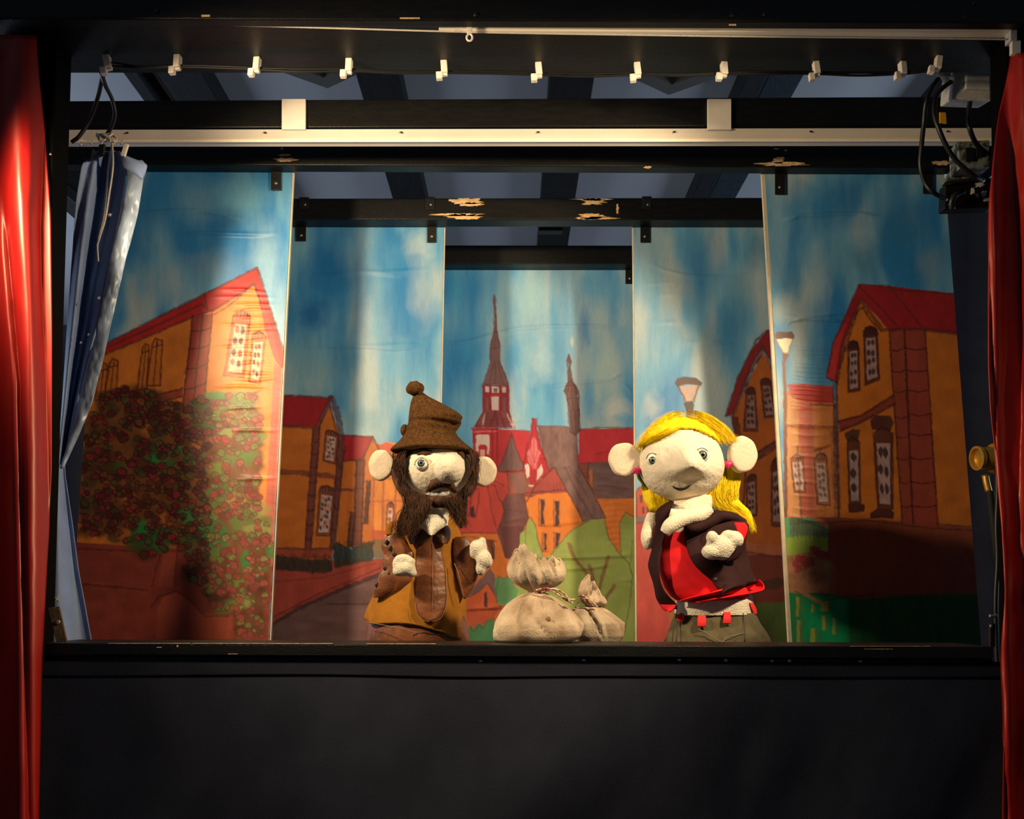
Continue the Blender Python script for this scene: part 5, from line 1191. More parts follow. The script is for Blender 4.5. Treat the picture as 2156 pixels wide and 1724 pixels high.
# ================================================================== the bearded puppet
zm = (740, 780, .3424); Zr = lambda *rows: [(780 + .3424 * y, 740 + .3424 * a, 740 + .3424 * b) for (y, a, b) in rows]
ZM = lambda *p: zz(zm, p)
YM = 1.72
def blobs(name, L, m, parent, vox=.0028, smooth=6):
    bm = bmesh.new()
    for (px, py, Y, rx, ry, rd) in L:
        c = at(px, py, Y); s = mpp(py, Y); r = bmesh.ops.create_icosphere(bm, subdivisions=4, radius=1)
        for v in r['verts']: v.co = Vector((v.co.x * rx * s, v.co.y * rd, v.co.z * ry * s)) + c
    o = bmobj(name, bm, m, parent, True)
    md = o.modifiers.new('fuse', 'REMESH'); md.mode = 'VOXEL'; md.voxel_size = vox; md.use_smooth_shade = True
    md = o.modifiers.new('soften', 'SMOOTH'); md.factor = .5; md.iterations = smooth
    return o
def disc(name, px, py, Y, rx, ry, th, m, parent, yaw=0.0, roll=0.0, dish=.0):
    """thick round felt ear"""
    c = at(px, py, Y); s = mpp(py, Y); n = 56; V = []; Fc = []
    prof = [(.02, -.46), (.5, -.47 + dish), (.84, -.49), (.95, -.40), (1, -.15), (1, .15), (.95, .40), (.84, .5), (.02, .5)]
    for q, h in prof:
        for k in range(n):
            a = 2 * math.pi * k / n; w = 1 + .02 * math.sin(3 * a + 1) + .012 * math.sin(7 * a)
            x = rx * s * q * w * math.cos(a); z = ry * s * q * w * math.sin(a)
            x, z = x * math.cos(roll) - z * math.sin(roll), x * math.sin(roll) + z * math.cos(roll)
            y = h * th
            V.append(c + Vector((x * math.cos(yaw) - y * math.sin(yaw), x * math.sin(yaw) + y * math.cos(yaw), z)))
    for i in range(len(prof) - 1):
        for k in range(n):
            k2 = (k + 1) % n; Fc.append((i * n + k, i * n + k2, i * n + n + k2, i * n + n + k))
    Fc.append(tuple(range(n - 1, -1, -1))); Fc.append(tuple((len(prof) - 1) * n + k for k in range(n)))
    return mesh(name, V, Fc, m, parent)
def eye(parent, px, py, Y, r, iris, gaze=(0, 0), ir=.55):
    """glass eye: white ball, coloured iris, pupil"""
    s = mpp(py, Y); e = ball('eyeball', px, py, Y, r, r, r * s, M['eye_white'], parent, 32, 20)
    R_ = r * s; g = Vector((gaze[0] * R_, 0, gaze[1] * R_)); c = at(px, py, Y)
    def cap(nm, rr, lift, m):
        n = 28; V = []; Fc = []
        rings = 6
        d = Vector((g.x, -math.sqrt(max(R_ * R_ - g.x ** 2 - g.z ** 2, 1e-9)), g.z)).normalized()
        u = Vector((1, 0, 0)); u = (u - d * u.dot(d)).normalized(); w = d.cross(u)
        for i in range(rings + 1):
            q = rr * i / rings
            hgt = math.sqrt(max((R_ + lift) ** 2 - q * q, 0)) if i < rings else math.sqrt(max((R_ - lift * .5) ** 2 - q * q, 0))
            for k in range(n):
                a = 2 * math.pi * k / n; V.append(c + d * hgt + (u * math.cos(a) + w * math.sin(a)) * q)
        for i in range(rings):
            for k in range(n):
                k2 = (k + 1) % n; Fc.append((i * n + k, i * n + n + k, i * n + n + k2, i * n + k2))
        return mesh(nm, V, Fc, m, e)
    cap('iris_rim', R_ * ir * 1.12, .0003, M['pupil']); cap('iris', R_ * ir * .92, .0006, iris); cap('pupil', R_ * ir * .42, .0009, M['pupil'])
    return e

man = thing('hand_puppet', 'bearded puppet in brown pointed felt hat and leather apron', 'puppet', 'hand puppets on the stage')
# head
HX, HY, HRX, HRY, HRD, HYY = 920, 992, 71, 58, .064, 1.715
def surf(px, py, c, s, rx, ry, rd, bump=None, up=1.0):
    Y = c.y - rd * .8
    for _ in range(12):
        p = at(px, py, Y); qx = (p.x - c.x) / s; qy = -(p.z - c.z) / s
        q = 1 - (qx / rx) ** 2 - (qy / (ry * (up if qy < 0 else 1))) ** 2
        Y = .5 * Y + .5 * (c.y - rd * math.sqrt(max(q, .02)) - (bump(qx, qy) if bump else 0))
    return Y
def man_face(px, py): return surf(px, py, at(HX, HY, HYY), mpp(HY, HYY), HRX, HRY, HRD)
ball('head', HX, HY, HYY, HRX, HRY, HRD, M['papier'], man, 64, 44, lambda x, y, z: ((.0012 * float(fbm(x * 5 + 3, z * 5, 2)), -.0016 * float(fbm(x * 4, z * 4 + 7, 6)), 0)))
ball('nose', 946, 987, 1.630, 32.5, 31.5, .034, M['papier'], man, 48, 32, lambda x, y, z: (.0006 * float(fbm(x * 4, z * 4, 12)), -.001 * float(fbm(x * 3, z * 3 + 2, 16)), 0))
eye(man, 887.5, 976.5, man_face(887.5, 976.5) + .001, 14.5, M['iris_blue'], (.04, .0), .50)
V = [(874, 978), (878, 966), (888, 961.5), (898, 966), (902, 978)]
tube('eyelid', [(x, y, man_face(888, 976) - (.008 if 0 < i < 4 else .002)) for i, (x, y) in enumerate(V)], .0034, M['papier'], man, 10, 20)
hb = ball('hair', 916, 995, 1.742, 92, 66, .062, M['brown_hair'], man, 64, 40, lambda x, y, z: tuple(.003 * float(fbm(x * 6 + k, z * 6 + y * 3, 3 + k)) for k in range(3)))
g = [[(846, 948, 1.70), (834, 965, 1.69), (832, 990, 1.685), (838, 1015, 1.68), (852, 1045, 1.675)], [(856, 948, 1.672), (850, 965, 1.668), (846, 985, 1.664), (846, 1010, 1.66), (860, 1040, 1.655)]]
strands('sideburn', g, 260, M['brown_hair'], man, 5, .0006, 4, 12, 5)
g = [[(988, 948, 1.68), (994, 965, 1.675), (996, 985, 1.672), (992, 1010, 1.665), (978, 1040, 1.66)], [(996, 948, 1.70), (1002, 965, 1.695), (1003, 990, 1.69), (999, 1015, 1.68), (988, 1045, 1.67)]]
strands('sideburn', g, 240, M['brown_hair'], man, 4, .0006, 4, 12, 6)
# eyebrows, moustache, lips
for (a, b_, c_) in (((880, 952), (893, 951), (908, 950)), ((962, 951), (970, 955), (977, 964))):
    P = [(x, y, man_face(x, y) - .002) for x, y in (a, b_, c_)]
    tube('eyebrow', [(x, y + 3, Y) for x, y, Y in P], [.004, .0075, .005], M['brown_hair'], man, 10, 10)
P = [(901, 1034), (910, 1024), (922, 1017), (936, 1016), (948, 1021), (957, 1034)]
P = [(x, y, man_face(x, y) - .006) for x, y in P]
tube('moustache', P, [.004, .008, .0095, .0095, .008, .004], M['brown_hair'], man, 12, 24)
strands('moustache_hair', [[(x, y - 2, Y - .008), (x + (x - 928) * .12, y + 3, Y - .009), (x + (x - 928) * .22, y + 7, Y - .006)] for x, y, Y in P], 160, M['brown_hair'], man, 2.5, .0005, 2, 7, 9)
P = [(901, 1037), (912, 1039), (925, 1038), (938, 1037), (946, 1034)]
tube('lips', [(x, y + 2, man_face(x, min(y, 1036)) - .013) for x, y in P], [.003, .005, .006, .005, .003], M['lip'], man, 10, 16)
# beard
P = [(834, 990, 1.69), (840, 1015, 1.675), (856, 1036, 1.664), (884, 1050, 1.655), (920, 1057, 1.652), (955, 1052, 1.655), (982, 1034, 1.665), (996, 1010, 1.68), (1000, 985, 1.69)]
bd = tube('beard', P, [.009, .010, .011, .011, .011, .011, .010, .009, .008], M['brown_hair'], man, 16, 50)
tube('beard_tuft', [(872, 1048, 1.662), (864, 1070, 1.660), (855, 1092, 1.655), (850, 1115, 1.648), (846, 1128, 1.648)], [.012, .014, .014, .010, .004], M['brown_hair'], man, 16, 30)
tube('beard_tuft', [(955, 1050, 1.660), (960, 1068, 1.657), (964, 1085, 1.655), (968, 1100, 1.655), (972, 1112, 1.655)], [.009, .010, .009, .006, .002], M['brown_hair'], man, 16, 30)
g = [[(836, 1000, 1.672), (850, 1030, 1.655), (856, 1065, 1.645), (838, 1100, 1.638), (832, 1130, 1.638)], [(856, 1030, 1.652), (870, 1052, 1.642), (868, 1080, 1.636), (856, 1105, 1.632), (852, 1132, 1.634)], [(884, 1044, 1.640), (888, 1060, 1.634), (886, 1080, 1.634), (874, 1100, 1.632), (866, 1120, 1.632)], [(905, 1050, 1.636), (905, 1060, 1.634), (900, 1072, 1.636), (890, 1085, 1.64), (884, 1095, 1.64)]]
strands('beard_hair', g, 900, M['brown_hair'], man, 6, .0007, 6, 14, 11)
g = [[(925, 1050, 1.634), (934, 1058, 1.634), (942, 1068, 1.64), (946, 1078, 1.645)], [(950, 1046, 1.638), (956, 1062, 1.64), (960, 1082, 1.643), (966, 1106, 1.643)], [(975, 1034, 1.648), (972, 1056, 1.65), (972, 1080, 1.65), (976, 1108, 1.648)], [(990, 1010, 1.66), (980, 1040, 1.655), (974, 1070, 1.655), (966, 1100, 1.65)]]
strands('beard_hair', g, 600, M['brown_hair'], man, 5, .0007, 6, 14, 13)
g = [[(830, 950, 1.70), (826, 970, 1.70), (830, 1000, 1.695), (842, 1035, 1.69)], [(1002, 950, 1.70), (1006, 970, 1.70), (1002, 1000, 1.695), (992, 1035, 1.69)]]
for q_ in g: strands('loose_hair', [q_], 36, M['brown_hair'], man, 4, .00045, 6, 12, 17, True, False)
disc('ear', 803, 979, 1.705, 27.5, 33, .013, M['felt'], man, -.12)
disc('ear', 1019, 992, 1.715, 27, 32, .013, M['felt'], man, .25)
# hat
def hatfold(a, t):
    f = 1 + .035 * math.sin(3 * a + 4 * t) + .02 * math.sin(7 * a - 6 * t)
    ca = math.cos(a)
    if math.sin(a) > 0:
        f -= .20 * math.exp(-((t - .53 - .03 * ca) / .03) ** 2) * (.25 + .75 * max(0, min(1, ca + .6)))      # tuck where the upper cone folds over
        f += .10 * math.exp(-((t - .40) / .07) ** 2) * max(0, ca + .2)
        f -= .20 * math.exp(-((ca - .25 + .6 * (t - .22)) / .13) ** 2) * math.exp(-((t - .22) / .09) ** 2)
        f -= .10 * math.exp(-((ca + .55) / .12) ** 2) * math.exp(-((t - .3) / .16) ** 2)
        f -= .03 * math.exp(-((ca + .18) / .03) ** 2) * (t > .3)
    return f
hat = loft('hat', [(826, 872, 890), (834, 870, 900), (848, 865, 926), (866, 861, 958), (879, 859, 968), (890, 858, 969), (900, 852, 963), (907, 849, 957), (917, 848, 961), (931, 839, 976), (941, 829, 990), (947, 823, 998), (950, 824, 998), (952, 830, 994)], 1.712, M['brown_felt'], man, lambda t: .80 + .06 * t, 72, 90, hatfold)
ball('bobble', 873.5, 817.5, 1.705, 18, 15.5, .016, M['brown_felt'], hat, 32, 20, lambda x, y, z: tuple(.0022 * v for v in (math.sin(5 * math.atan2(y, x)) * x, math.sin(5 * math.atan2(y, x)) * y, .3 * math.sin(9 * x))))
ball('hat_crease', 852, 906, 1.70, 9, 13, .012, M['brown_felt'], hat, 24, 16)
# body
TROWS = [(1085, 862, 948), (1105, 838, 962), (1130, 818, 973), (1170, 812, 975), (1210, 801, 978), (1250, 786, 980), (1290, 773, 980), (1312, 768, 982), (1320, 768, 984)]
def frontY(rows, Y0, dr, px, py):
    A = np.array(rows); l = np.interp(py, A[:, 0], A[:, 1]); r = np.interp(py, A[:, 0], A[:, 2]); c = (l + r) / 2; h = (r - l) / 2
    return Y0 - dr * h * mpp(py, Y0) * math.sqrt(max(.04, 1 - ((px - c) / h) ** 2))
loft('neck', [(1045, 886, 948), (1070, 880, 944), (1090, 868, 944), (1110, 860, 948), (1135, 870, 945)], 1.705, M['plush'], man, .8, 40, 24, lambda a, t: 1 + .03 * math.sin(4 * a + 5 * t))
sheet('shirt_front', Zr((885, 440, 545), (905, 405, 575), (930, 400, 590), (960, 420, 575), (985, 455, 535), (1012, 478, 506)), lambda px, py, s, t: 1.652 - .012 * math.sin(s * 3.14) - .006 * t, M['plush'], man, 20, 24, .004)
loft('tunic', TROWS, YM, M['mustard'], man, .62, 80, 70, lambda a, t: 1 + .03 * math.sin(5 * a + 3 * t) * t + .025 * math.sin(9 * a - 2) * t ** 2 - .05 * math.exp(-((math.cos(a) + .35 - .3 * (t - .85)) / .1) ** 2) * max(0, t - .5) * 2 * (math.sin(a) > 0), 2.0, None, True, lambda a, t: (-.016 * math.cos(a) - .006 * math.sin(3 * a)) * max(0, t - .7) / .3)
loft('trousers', [(1285, 790, 972), (1310, 776, 980), (1340, 770, 986), (1400, 768, 990)], YM, M['leather'], man, .58, 64, 30, lambda a, t: 1 + .02 * math.sin(7 * a) + .02 * math.sin(3 * a + 4 * t))
tube('trouser_cord', ZM((380, 1628, 1.640), (430, 1612, 1.636), (500, 1622, 1.636), (580, 1630, 1.638), (640, 1645, 1.642)), .0012, M['cable'], man, 6, 20)
tube('trouser_seam', ZM((90, 1545, 1.675), (200, 1565, 1.650), (330, 1590, 1.638), (400, 1612, 1.636)), .0006, M['brown_stitch'], man, 6, 20)
FT = lambda off: (lambda px, py, s, t: frontY(TROWS, YM, .62, px, py) - off)
apn = sheet('leather_apron', Zr((1008, 402, 560), (1060, 398, 558), (1100, 398, 554), (1150, 396, 562), (1250, 392, 582), (1350, 386, 586), (1430, 388, 584), (1490, 402, 566), (1525, 428, 545), (1543, 462, 510)), lambda px, py, s, t: frontY(TROWS, YM, .62, px, py) - .006 - .004 * math.sin(s * 3.14) - .0012 * float(fbm(px / 30, py / 9, 44)), M['leather'], man, 24, 50, .003)
tube('apron_seam', [(x, y, frontY(TROWS, YM, .62, x, y) - .0115) for x, y in ZM((498, 1060), (500, 1150), (498, 1300), (496, 1480))], .0004, M['brown_stitch'], apn, 6, 20)
tube('apron_stitching', [(x, y, frontY(TROWS, YM, .62, x, y) - .0085) for x, y in ZM((390, 1430), (404, 1492), (430, 1528), (470, 1543), (510, 1541), (546, 1524), (567, 1490), (584, 1430), (586, 1350), (582, 1250))], .0005, M['brown_stitch'], apn, 6, 40)
for rows, sg in ((Zr((938, 395, 425), (955, 375, 455), (980, 358, 478), (1010, 345, 488), (1040, 345, 478), (1068, 362, 440)), -1), (Zr((952, 552, 590), (965, 528, 604), (985, 512, 612), (1010, 505, 612), (1040, 512, 604), (1065, 535, 590)), 1)):
    sheet('apron_lapel', rows, lambda px, py, s, t: frontY(TROWS, YM, .62, px, max(py, 1105)) - .012 - .010 * math.sin(s * 3.14), M['leather_dark'], man, 16, 20, .003)
# sleeves and hands
sl1 = loft('sleeve', Zr((1000, 222, 300), (1050, 192, 330), (1090, 186, 356), (1130, 200, 380), (1170, 194, 388), (1210, 184, 390), (1250, 170, 390), (1300, 150, 372), (1340, 140, 325), (1370, 136, 262), (1396, 134, 205)), 1.675, M['leather'], man, .33, 56, 60, lambda a, t: 1 + .04 * math.sin(4 * a + 7 * t) + .03 * math.sin(9 * t * 3 + a))
for (x, y) in ((216, 1054), (238, 1092), (262, 1128), (232, 1250), (190, 1283), (156, 1318), (206, 1215)):
    c = ZM((x, y))[0]; ball('stud', c[0], c[1], 1.675 - .33 * .032 * (1 - abs(x - 280) / 190) - .0012, 4.2, 5.6, .0014, M['stud'], sl1, 16, 10)
loft('shoulder_patch', Zr((925, 236, 258), (950, 216, 258), (980, 208, 252), (1010, 210, 250)), 1.672, M['mustard'], man, .4, 28, 16)
hnd = blobs('hand', [(*ZM((325, 1215))[0], 1.632, 24, 17, .019), (*ZM((300, 1235))[0], 1.630, 17, 11, .015), (*ZM((370, 1245))[0], 1.632, 12, 9, .013), (*ZM((318, 1158))[0], 1.628, 19, 10.5, .012), (*ZM((350, 1172))[0], 1.630, 16, 8, .012), (*ZM((272, 1190))[0], 1.632, 7, 13, .013)], M['plush'], man)
sl2 = loft('sleeve', Zr((1022, 640, 700), (1045, 628, 728), (1080, 622, 742), (1120, 620, 756), (1180, 628, 778), (1240, 640, 780), (1290, 655, 770), (1340, 672, 748), (1380, 682, 718), (1404, 690, 700)), 1.690, M['leather'], man, .45, 48, 44, lambda a, t: 1 + .04 * math.sin(5 * a + 5 * t))
tube('sleeve_piping', ZM((632, 1185, 1.674), (655, 1240, 1.668), (672, 1310, 1.668), (690, 1390, 1.672)), .0006, M['brown_stitch'], sl2, 6, 16)
blobs('hand', [(*ZM((780, 1090))[0], 1.672, 19, 19, .017), (*ZM((815, 1160))[0], 1.668, 17, 20, .017), (*ZM((795, 1215))[0], 1.670, 11, 16, .014), (*ZM((800, 1048))[0], 1.672, 10, 9, .012), (*ZM((845, 1175))[0], 1.668, 8, 13, .013), (*ZM((760, 1120))[0], 1.674, 12, 14, .014)], M['plush'], man)

# ================================================================== the yellow-haired puppet
zw = (1260, 780, .3422); Zr = lambda *rows: [(780 + .3422 * y, 1260 + .3422 * a, 1260 + .3422 * b) for (y, a, b) in rows]
ZW = lambda *p: zz(zw, p)
lady = thing('hand_puppet', 'puppet with long yellow wool hair, red top and dark vest', 'puppet', 'hand puppets on the stage')
WX, WY, WRX, WRY, WRD, WYY = 1434, 982, 90, 73, .074, 1.70
def nose(qx, qy):
    def ss(a, b_, x): x = min(1, max(0, (x - a) / (b_ - a))); return x * x * (3 - 2 * x)
    w = 20 + 12 * ss(-50, 20, qy)
    return .054 * math.exp(-((qx + 5) / w) ** 2 * 1.0) * ss(-58, 14, qy) * (1 - ss(20, 40, qy))
def headfn(x, y, z):
    o = [.0010 * float(fbm(x * 5, z * 5 + y, 3)), -.0012 * float(fbm(x * 6, z * 6, 4)), 0]
    o[0] += -.004 * max(0, -z) * x                      # narrower chin
    if z > 0: o[2] += .30 * z * WRY * mpp(WY, WYY)      # high forehead
    if y < 0: o[1] -= nose(x * WRX, -z * WRY * (1.30 if z > 0 else 1))
    return o
def lady_face(px, py): return surf(px, py, at(WX, WY, WYY), mpp(WY, WYY), WRX, WRY, WRD, nose, 1.30)
ball('head', WX, WY, WYY, WRX, WRY, WRD, M['papier'], lady, 120, 90, headfn)
x, y = ZW((636, 522))[0]; eye(lady, x, y, lady_face(x, y) + .006, 15, M['iris_green'], (-.06, -.08), .60)
tube('eyelash', [(x - 15.5, y + 3, lady_face(x, y) - .001), (x - 11, y - 10, lady_face(x, y) - .004), (x, y - 15.5, lady_face(x, y) - .006), (x + 11, y - 10, lady_face(x, y) - .002), (x + 15.5, y + 2, lady_face(x, y) + .003)], .0007, M['mouth'], lady, 6, 20)
x, y = ZW((332, 548))[0]; eye(lady, x, y, lady_face(x, y) + .006, 13, M['iris_green'], (-.10, -.28), .58)
tube('eyelash', [(x - 13, y - 1, lady_face(x, y) + .004), (x - 8, y - 11, lady_face(x, y) - .001), (x + 2, y - 13.5, lady_face(x, y) - .004), (x + 10, y - 9, lady_face(x, y) - .006)], .0007, M['mouth'], lady, 6, 20)
tube('mouth', [(a, b_, lady_face(a, b_) - .0006) for a, b_ in ZW((455, 711), (475, 724), (505, 731), (540, 722), (568, 703))], [.0006, .002, .0028, .0024, .0006], M['mouth'], lady, 8, 24)
er = disc('ear', *ZW((163, 549))[0], 1.70, 35, 36.5, .016, M['felt'], lady, -.10, .2)
er2 = disc('ear', *ZW((884, 517))[0], 1.695, 34, 40, .018, M['felt'], lady, .38, -.35)
def heart(px, py, Y, r, parent):
    c = at(px, py, Y); n = 40; ring = []
    for k in range(n):
        t_ = 2 * math.pi * k / n
        ring.append(Vector((.0625 * 16 * math.sin(t_) ** 3, 0, .0625 * (13 * math.cos(t_) - 5 * math.cos(2 * t_) - 2 * math.cos(3 * t_) - math.cos(4 * t_)))) * r)
    V = []; Fc = []
    for q, d in ((.05, -.55), (.6, -.5), (.9, -.25), (1, 0), (.9, .25), (.05, .3)): V += [c + v * q + Vector((0, d * r, 0)) for v in ring]
    for i in range(5):
        for k in range(n):
            k2 = (k + 1) % n; Fc.append((i * n + k, i * n + k2, i * n + n + k2, i * n + n + k))
    return mesh('earring', V, Fc, M['pink'], parent)
heart(*ZW((238, 618))[0], 1.688, .0088, lady); heart(*ZW((797, 578))[0], 1.680, .0098, lady)
# hair: cap, then long locks
def hairline(px):
    A = np.array(ZW((235, 475), (300, 440), (400, 392), (500, 352), (560, 350), (640, 370), (720, 412), (770, 450), (840, 480)))
    return np.interp(px, A[:, 0], A[:, 1])
c = at(WX, WY, WYY); s = mpp(WY, WYY); V = []; Fc = []; nu, nv = 120, 70
for i in range(nv + 1):
    th = math.pi * i / nv
    for j in range(nu):
        ph = 2 * math.pi * j / nu; d = Vector((math.sin(th) * math.cos(ph), math.sin(th) * math.sin(ph), math.cos(th)))
        k = 1 + .012 * float(fbm(d.x * 4, d.z * 3 + d.y * 2, 31)) + .008 * math.sin(math.atan2(d.x, d.z) * 26 + 3 * d.y)
        V.append(c + Vector(((WRX * s + .005) * d.x * k, (WRD + .006 + .012 * (d.y > 0)) * d.y * k, (WRY * (1.30 if d.z > 0 else .9) * s + .009) * d.z * k)))
def proj(p):
    dz = p.z - EYE; w = p.y * CP + dz * SP
    return CX + F * p.x / w, CY - F * (-p.y * SP + dz * CP) / w
for i in range(nv):
    for j in range(nu):
        j2 = (j + 1) % nu; q = (i * nu + j, (i + 1) * nu + j, (i + 1) * nu + j2, i * nu + j2)
        m_ = sum((V[k] for k in q), Vector()) / 4; px, py = proj(m_)
        if m_.y > 1.72 or py < hairline(px) - 1.5: Fc.append(q)
hc = mesh('hair', V, Fc, M['yellow_hair'], lady); md = hc.modifiers.new('thickness', 'SOLIDIFY'); md.thickness = .004; md.offset = -1
g = [ZW((520, 245, 1.665), (440, 262, 1.650), (350, 320, 1.647), (280, 400, 1.660), (238, 480, 1.680)), ZW((530, 262, 1.653), (460, 290, 1.637), (380, 345, 1.635), (300, 415, 1.645), (250, 470, 1.665)), ZW((540, 300, 1.635), (490, 325, 1.627), (420, 370, 1.627), (340, 415, 1.637), (262, 468, 1.660)), ZW((545, 345, 1.627), (500, 352, 1.623), (430, 385, 1.625), (350, 422, 1.635), (275, 465, 1.660))]
g = [[(px_, py_, min(lady_face(px_, max(py_, 872)) - .010, 1.70)) for px_, py_, _ in q_] for q_ in g]
strands('hair_strands', g, 520, M['yellow_hair'], lady, 4, .0006, 3, 14, 21)
g = [ZW((545, 245, 1.665), (640, 255, 1.650), (720, 295, 1.650), (790, 355, 1.660), (850, 430, 1.685)), ZW((545, 265, 1.653), (620, 290, 1.637), (700, 330, 1.637), (770, 385, 1.647), (820, 440, 1.665)), ZW((545, 305, 1.635), (610, 325, 1.627), (690, 370, 1.629), (750, 410, 1.641), (790, 445, 1.660)), ZW((545, 345, 1.627), (590, 352, 1.623), (660, 385, 1.625), (720, 420, 1.637), (770, 450, 1.655))]
g = [[(px_, py_, min(lady_face(px_, max(py_, 872)) - .010, 1.70)) for px_, py_, _ in q_] for q_ in g]
strands('hair_strands', g, 520, M['yellow_hair'], lady, 4, .0006, 3, 14, 22)
tube('hair_lock', ZW((760, 560, 1.735), (790, 640, 1.735), (780, 720, 1.73), (770, 790, 1.725), (820, 850, 1.715), (885, 900, 1.705), (920, 950, 1.70), (935, 992, 1.70)), [.020, .027, .027, .024, .022, .018, .011, .003], M['yellow_hair'], lady, 18, 60)
g = [ZW((700, 620, 1.71), (690, 720, 1.70), (680, 790, 1.695), (720, 830, 1.69), (790, 870, 1.685)), ZW((760, 580, 1.71), (750, 680, 1.70), (730, 770, 1.695), (770, 835, 1.69), (860, 890, 1.685), (920, 960, 1.685)), ZW((830, 560, 1.72), (840, 660, 1.71), (835, 750, 1.70), (830, 810, 1.70), (890, 870, 1.69), (945, 980, 1.69)), ZW((850, 600, 1.725), (858, 680, 1.715), (850, 760, 1.71), (850, 820, 1.705), (920, 880, 1.70), (942, 990, 1.70))]
strands('hair_strands', g, 620, M['yellow_hair'], lady, 4, .0006, 4, 16, 23)
tube('hair_lock', ZW((330, 640, 1.74), (345, 720, 1.74), (370, 790, 1.735), (385, 850, 1.73)), [.02, .026, .028, .022], M['yellow_hair'], lady, 16, 24)
g = [ZW((300, 660, 1.72), (325, 740, 1.715), (335, 800, 1.71), (350, 860, 1.705)), ZW((360, 720, 1.72), (390, 770, 1.71), (400, 810, 1.705), (400, 860, 1.70)), ZW((420, 770, 1.72), (430, 800, 1.71), (425, 830, 1.70), (420, 860, 1.70))]
strands('hair_strands', g, 260, M['yellow_hair'], lady, 4, .0006, 3, 12, 24)
# body
YL = 1.705
LROWS = Zr((930, 400, 740), (1000, 396, 770), (1060, 384, 800), (1150, 371, 840), (1250, 373, 880), (1330, 396, 920), (1385, 436, 935), (1415, 484, 900))
loft('neck', Zr((770, 470, 690), (830, 446, 704), (880, 432, 690), (930, 430, 680), (1000, 420, 660)), 1.70, M['plush_shadow'], lady, .72, 44, 30, lambda a, t: 1 + .04 * math.sin(4 * a + 6 * t))
tube('neck_roll', [(a, b_, 1.652 - .004 * math.sin(k)) for k, (a, b_) in enumerate(ZW((408, 1000), (440, 958), (490, 925), (560, 902), (630, 888), (690, 848)))], [.010, .014, .014, .013, .013, .009], M['plush_shadow'], lady, 16, 40)
tube('neck_roll', [(a, b_, 1.662) for a, b_ in ZW((440, 880), (500, 895), (600, 890), (680, 840))], [.010, .013, .013, .009], M['plush_shadow'], lady, 16, 30)
loft('red_top', LROWS, YL, M['red_cloth'], lady, .60, 80, 70, lambda a, t: 1 + (.03 * math.sin(4 * a + 5 * t) + .02 * math.sin(9 * a + 3 * t)) * t + (-.07 * math.exp(-((math.cos(a) + .45 - 1.2 * (t - .7)) / .14) ** 2) * math.exp(-((t - .72) / .16) ** 2)) * (math.sin(a) > 0))
LF = lambda px, py: frontY(LROWS, YL, .60, px, py)
sheet('top_hem', Zr((1290, 955, 985), (1308, 905, 1008), (1332, 800, 1020), (1348, 735, 1018), (1366, 690, 945), (1388, 610, 810), (1406, 540, 710), (1422, 490, 620)), lambda px, py, s, t: min(LF(px, py), 1.70) - .008 - .012 * math.sin(s * 6 + t * 2), M['red_cloth'], lady, 34, 30, .002)
loft('belly', Zr((1360, 505, 930), (1420, 482, 946), (1460, 476, 944), (1505, 474, 940)), 1.71, M['plush'], lady, .58, 60, 24, lambda a, t: 1 + .03 * math.sin(6 * a + 2 * t))
PROWS = Zr((1492, 468, 958), (1510, 462, 968), (1560, 440, 990), (1610, 420, 1025), (1670, 400, 1052), (1780, 390, 1062))
pn = loft('trousers', PROWS, 1.712, M['olive'], lady, .52, 96, 50, lambda a, t: 1 + .05 * math.sin(7 * a + 2 * t) * (.4 + t) + .035 * math.sin(13 * a + 7 * t) * t + .02 * float(vnoise(a * 5, t * 6, 9)) - .04 * math.exp(-((math.cos(a) + .25) / .06) ** 2) * (math.sin(a) > 0))
PF = lambda px, py: frontY(PROWS, 1.712, .52, px, py)
for (x0, y0, x1, y1) in ((607, 1506, 664, 1576), (768, 1486, 816, 1558)):
    sheet('belt_loop', Zr((y0, x0 + 6, x1 - 4), ((y0 + y1) / 2, x0 + 2, x1), (y1, x0, x1 - 2)), lambda px, py, s, t: PF(px, py) - .007 - .003 * math.sin(t * 3.14), M['red_felt'], lady, 10, 12, .003)
sheet('belt_loop', Zr((1428, 930, 950), (1445, 934, 962), (1465, 944, 972), (1485, 952, 976), (1500, 958, 974)), lambda px, py, s, t: PF(px, max(py, 1286)) - .006, M['red_felt'], lady, 8, 12, .003)
x, y = ZW((506, 1523))[0]; ball('trouser_button', x, y, PF(x, y) - .006, 7.5, 9, .004, M['red_felt'], lady, 20, 12)
tube('drawstring', [(a, b_, PF(a, b_) - .006) for a, b_ in ZW((615, 1590), (660, 1612), (720, 1650), (765, 1668), (790, 1640), (840, 1628), (895, 1615))], .0007, M['lamp_frame'], lady, 6, 40)
tube('trouser_seam', [(a, b_, PF(a, b_) - .004) for a, b_ in ZW((488, 1500), (486, 1580), (478, 1670))], .001, M['stud'], lady, 6, 12); tube('trouser_seam', [(a, b_, PF(a, b_) - .005) for a, b_ in ZW((890, 1480), (893, 1560), (900, 1670))], .001, M['stud'], lady, 6, 12)
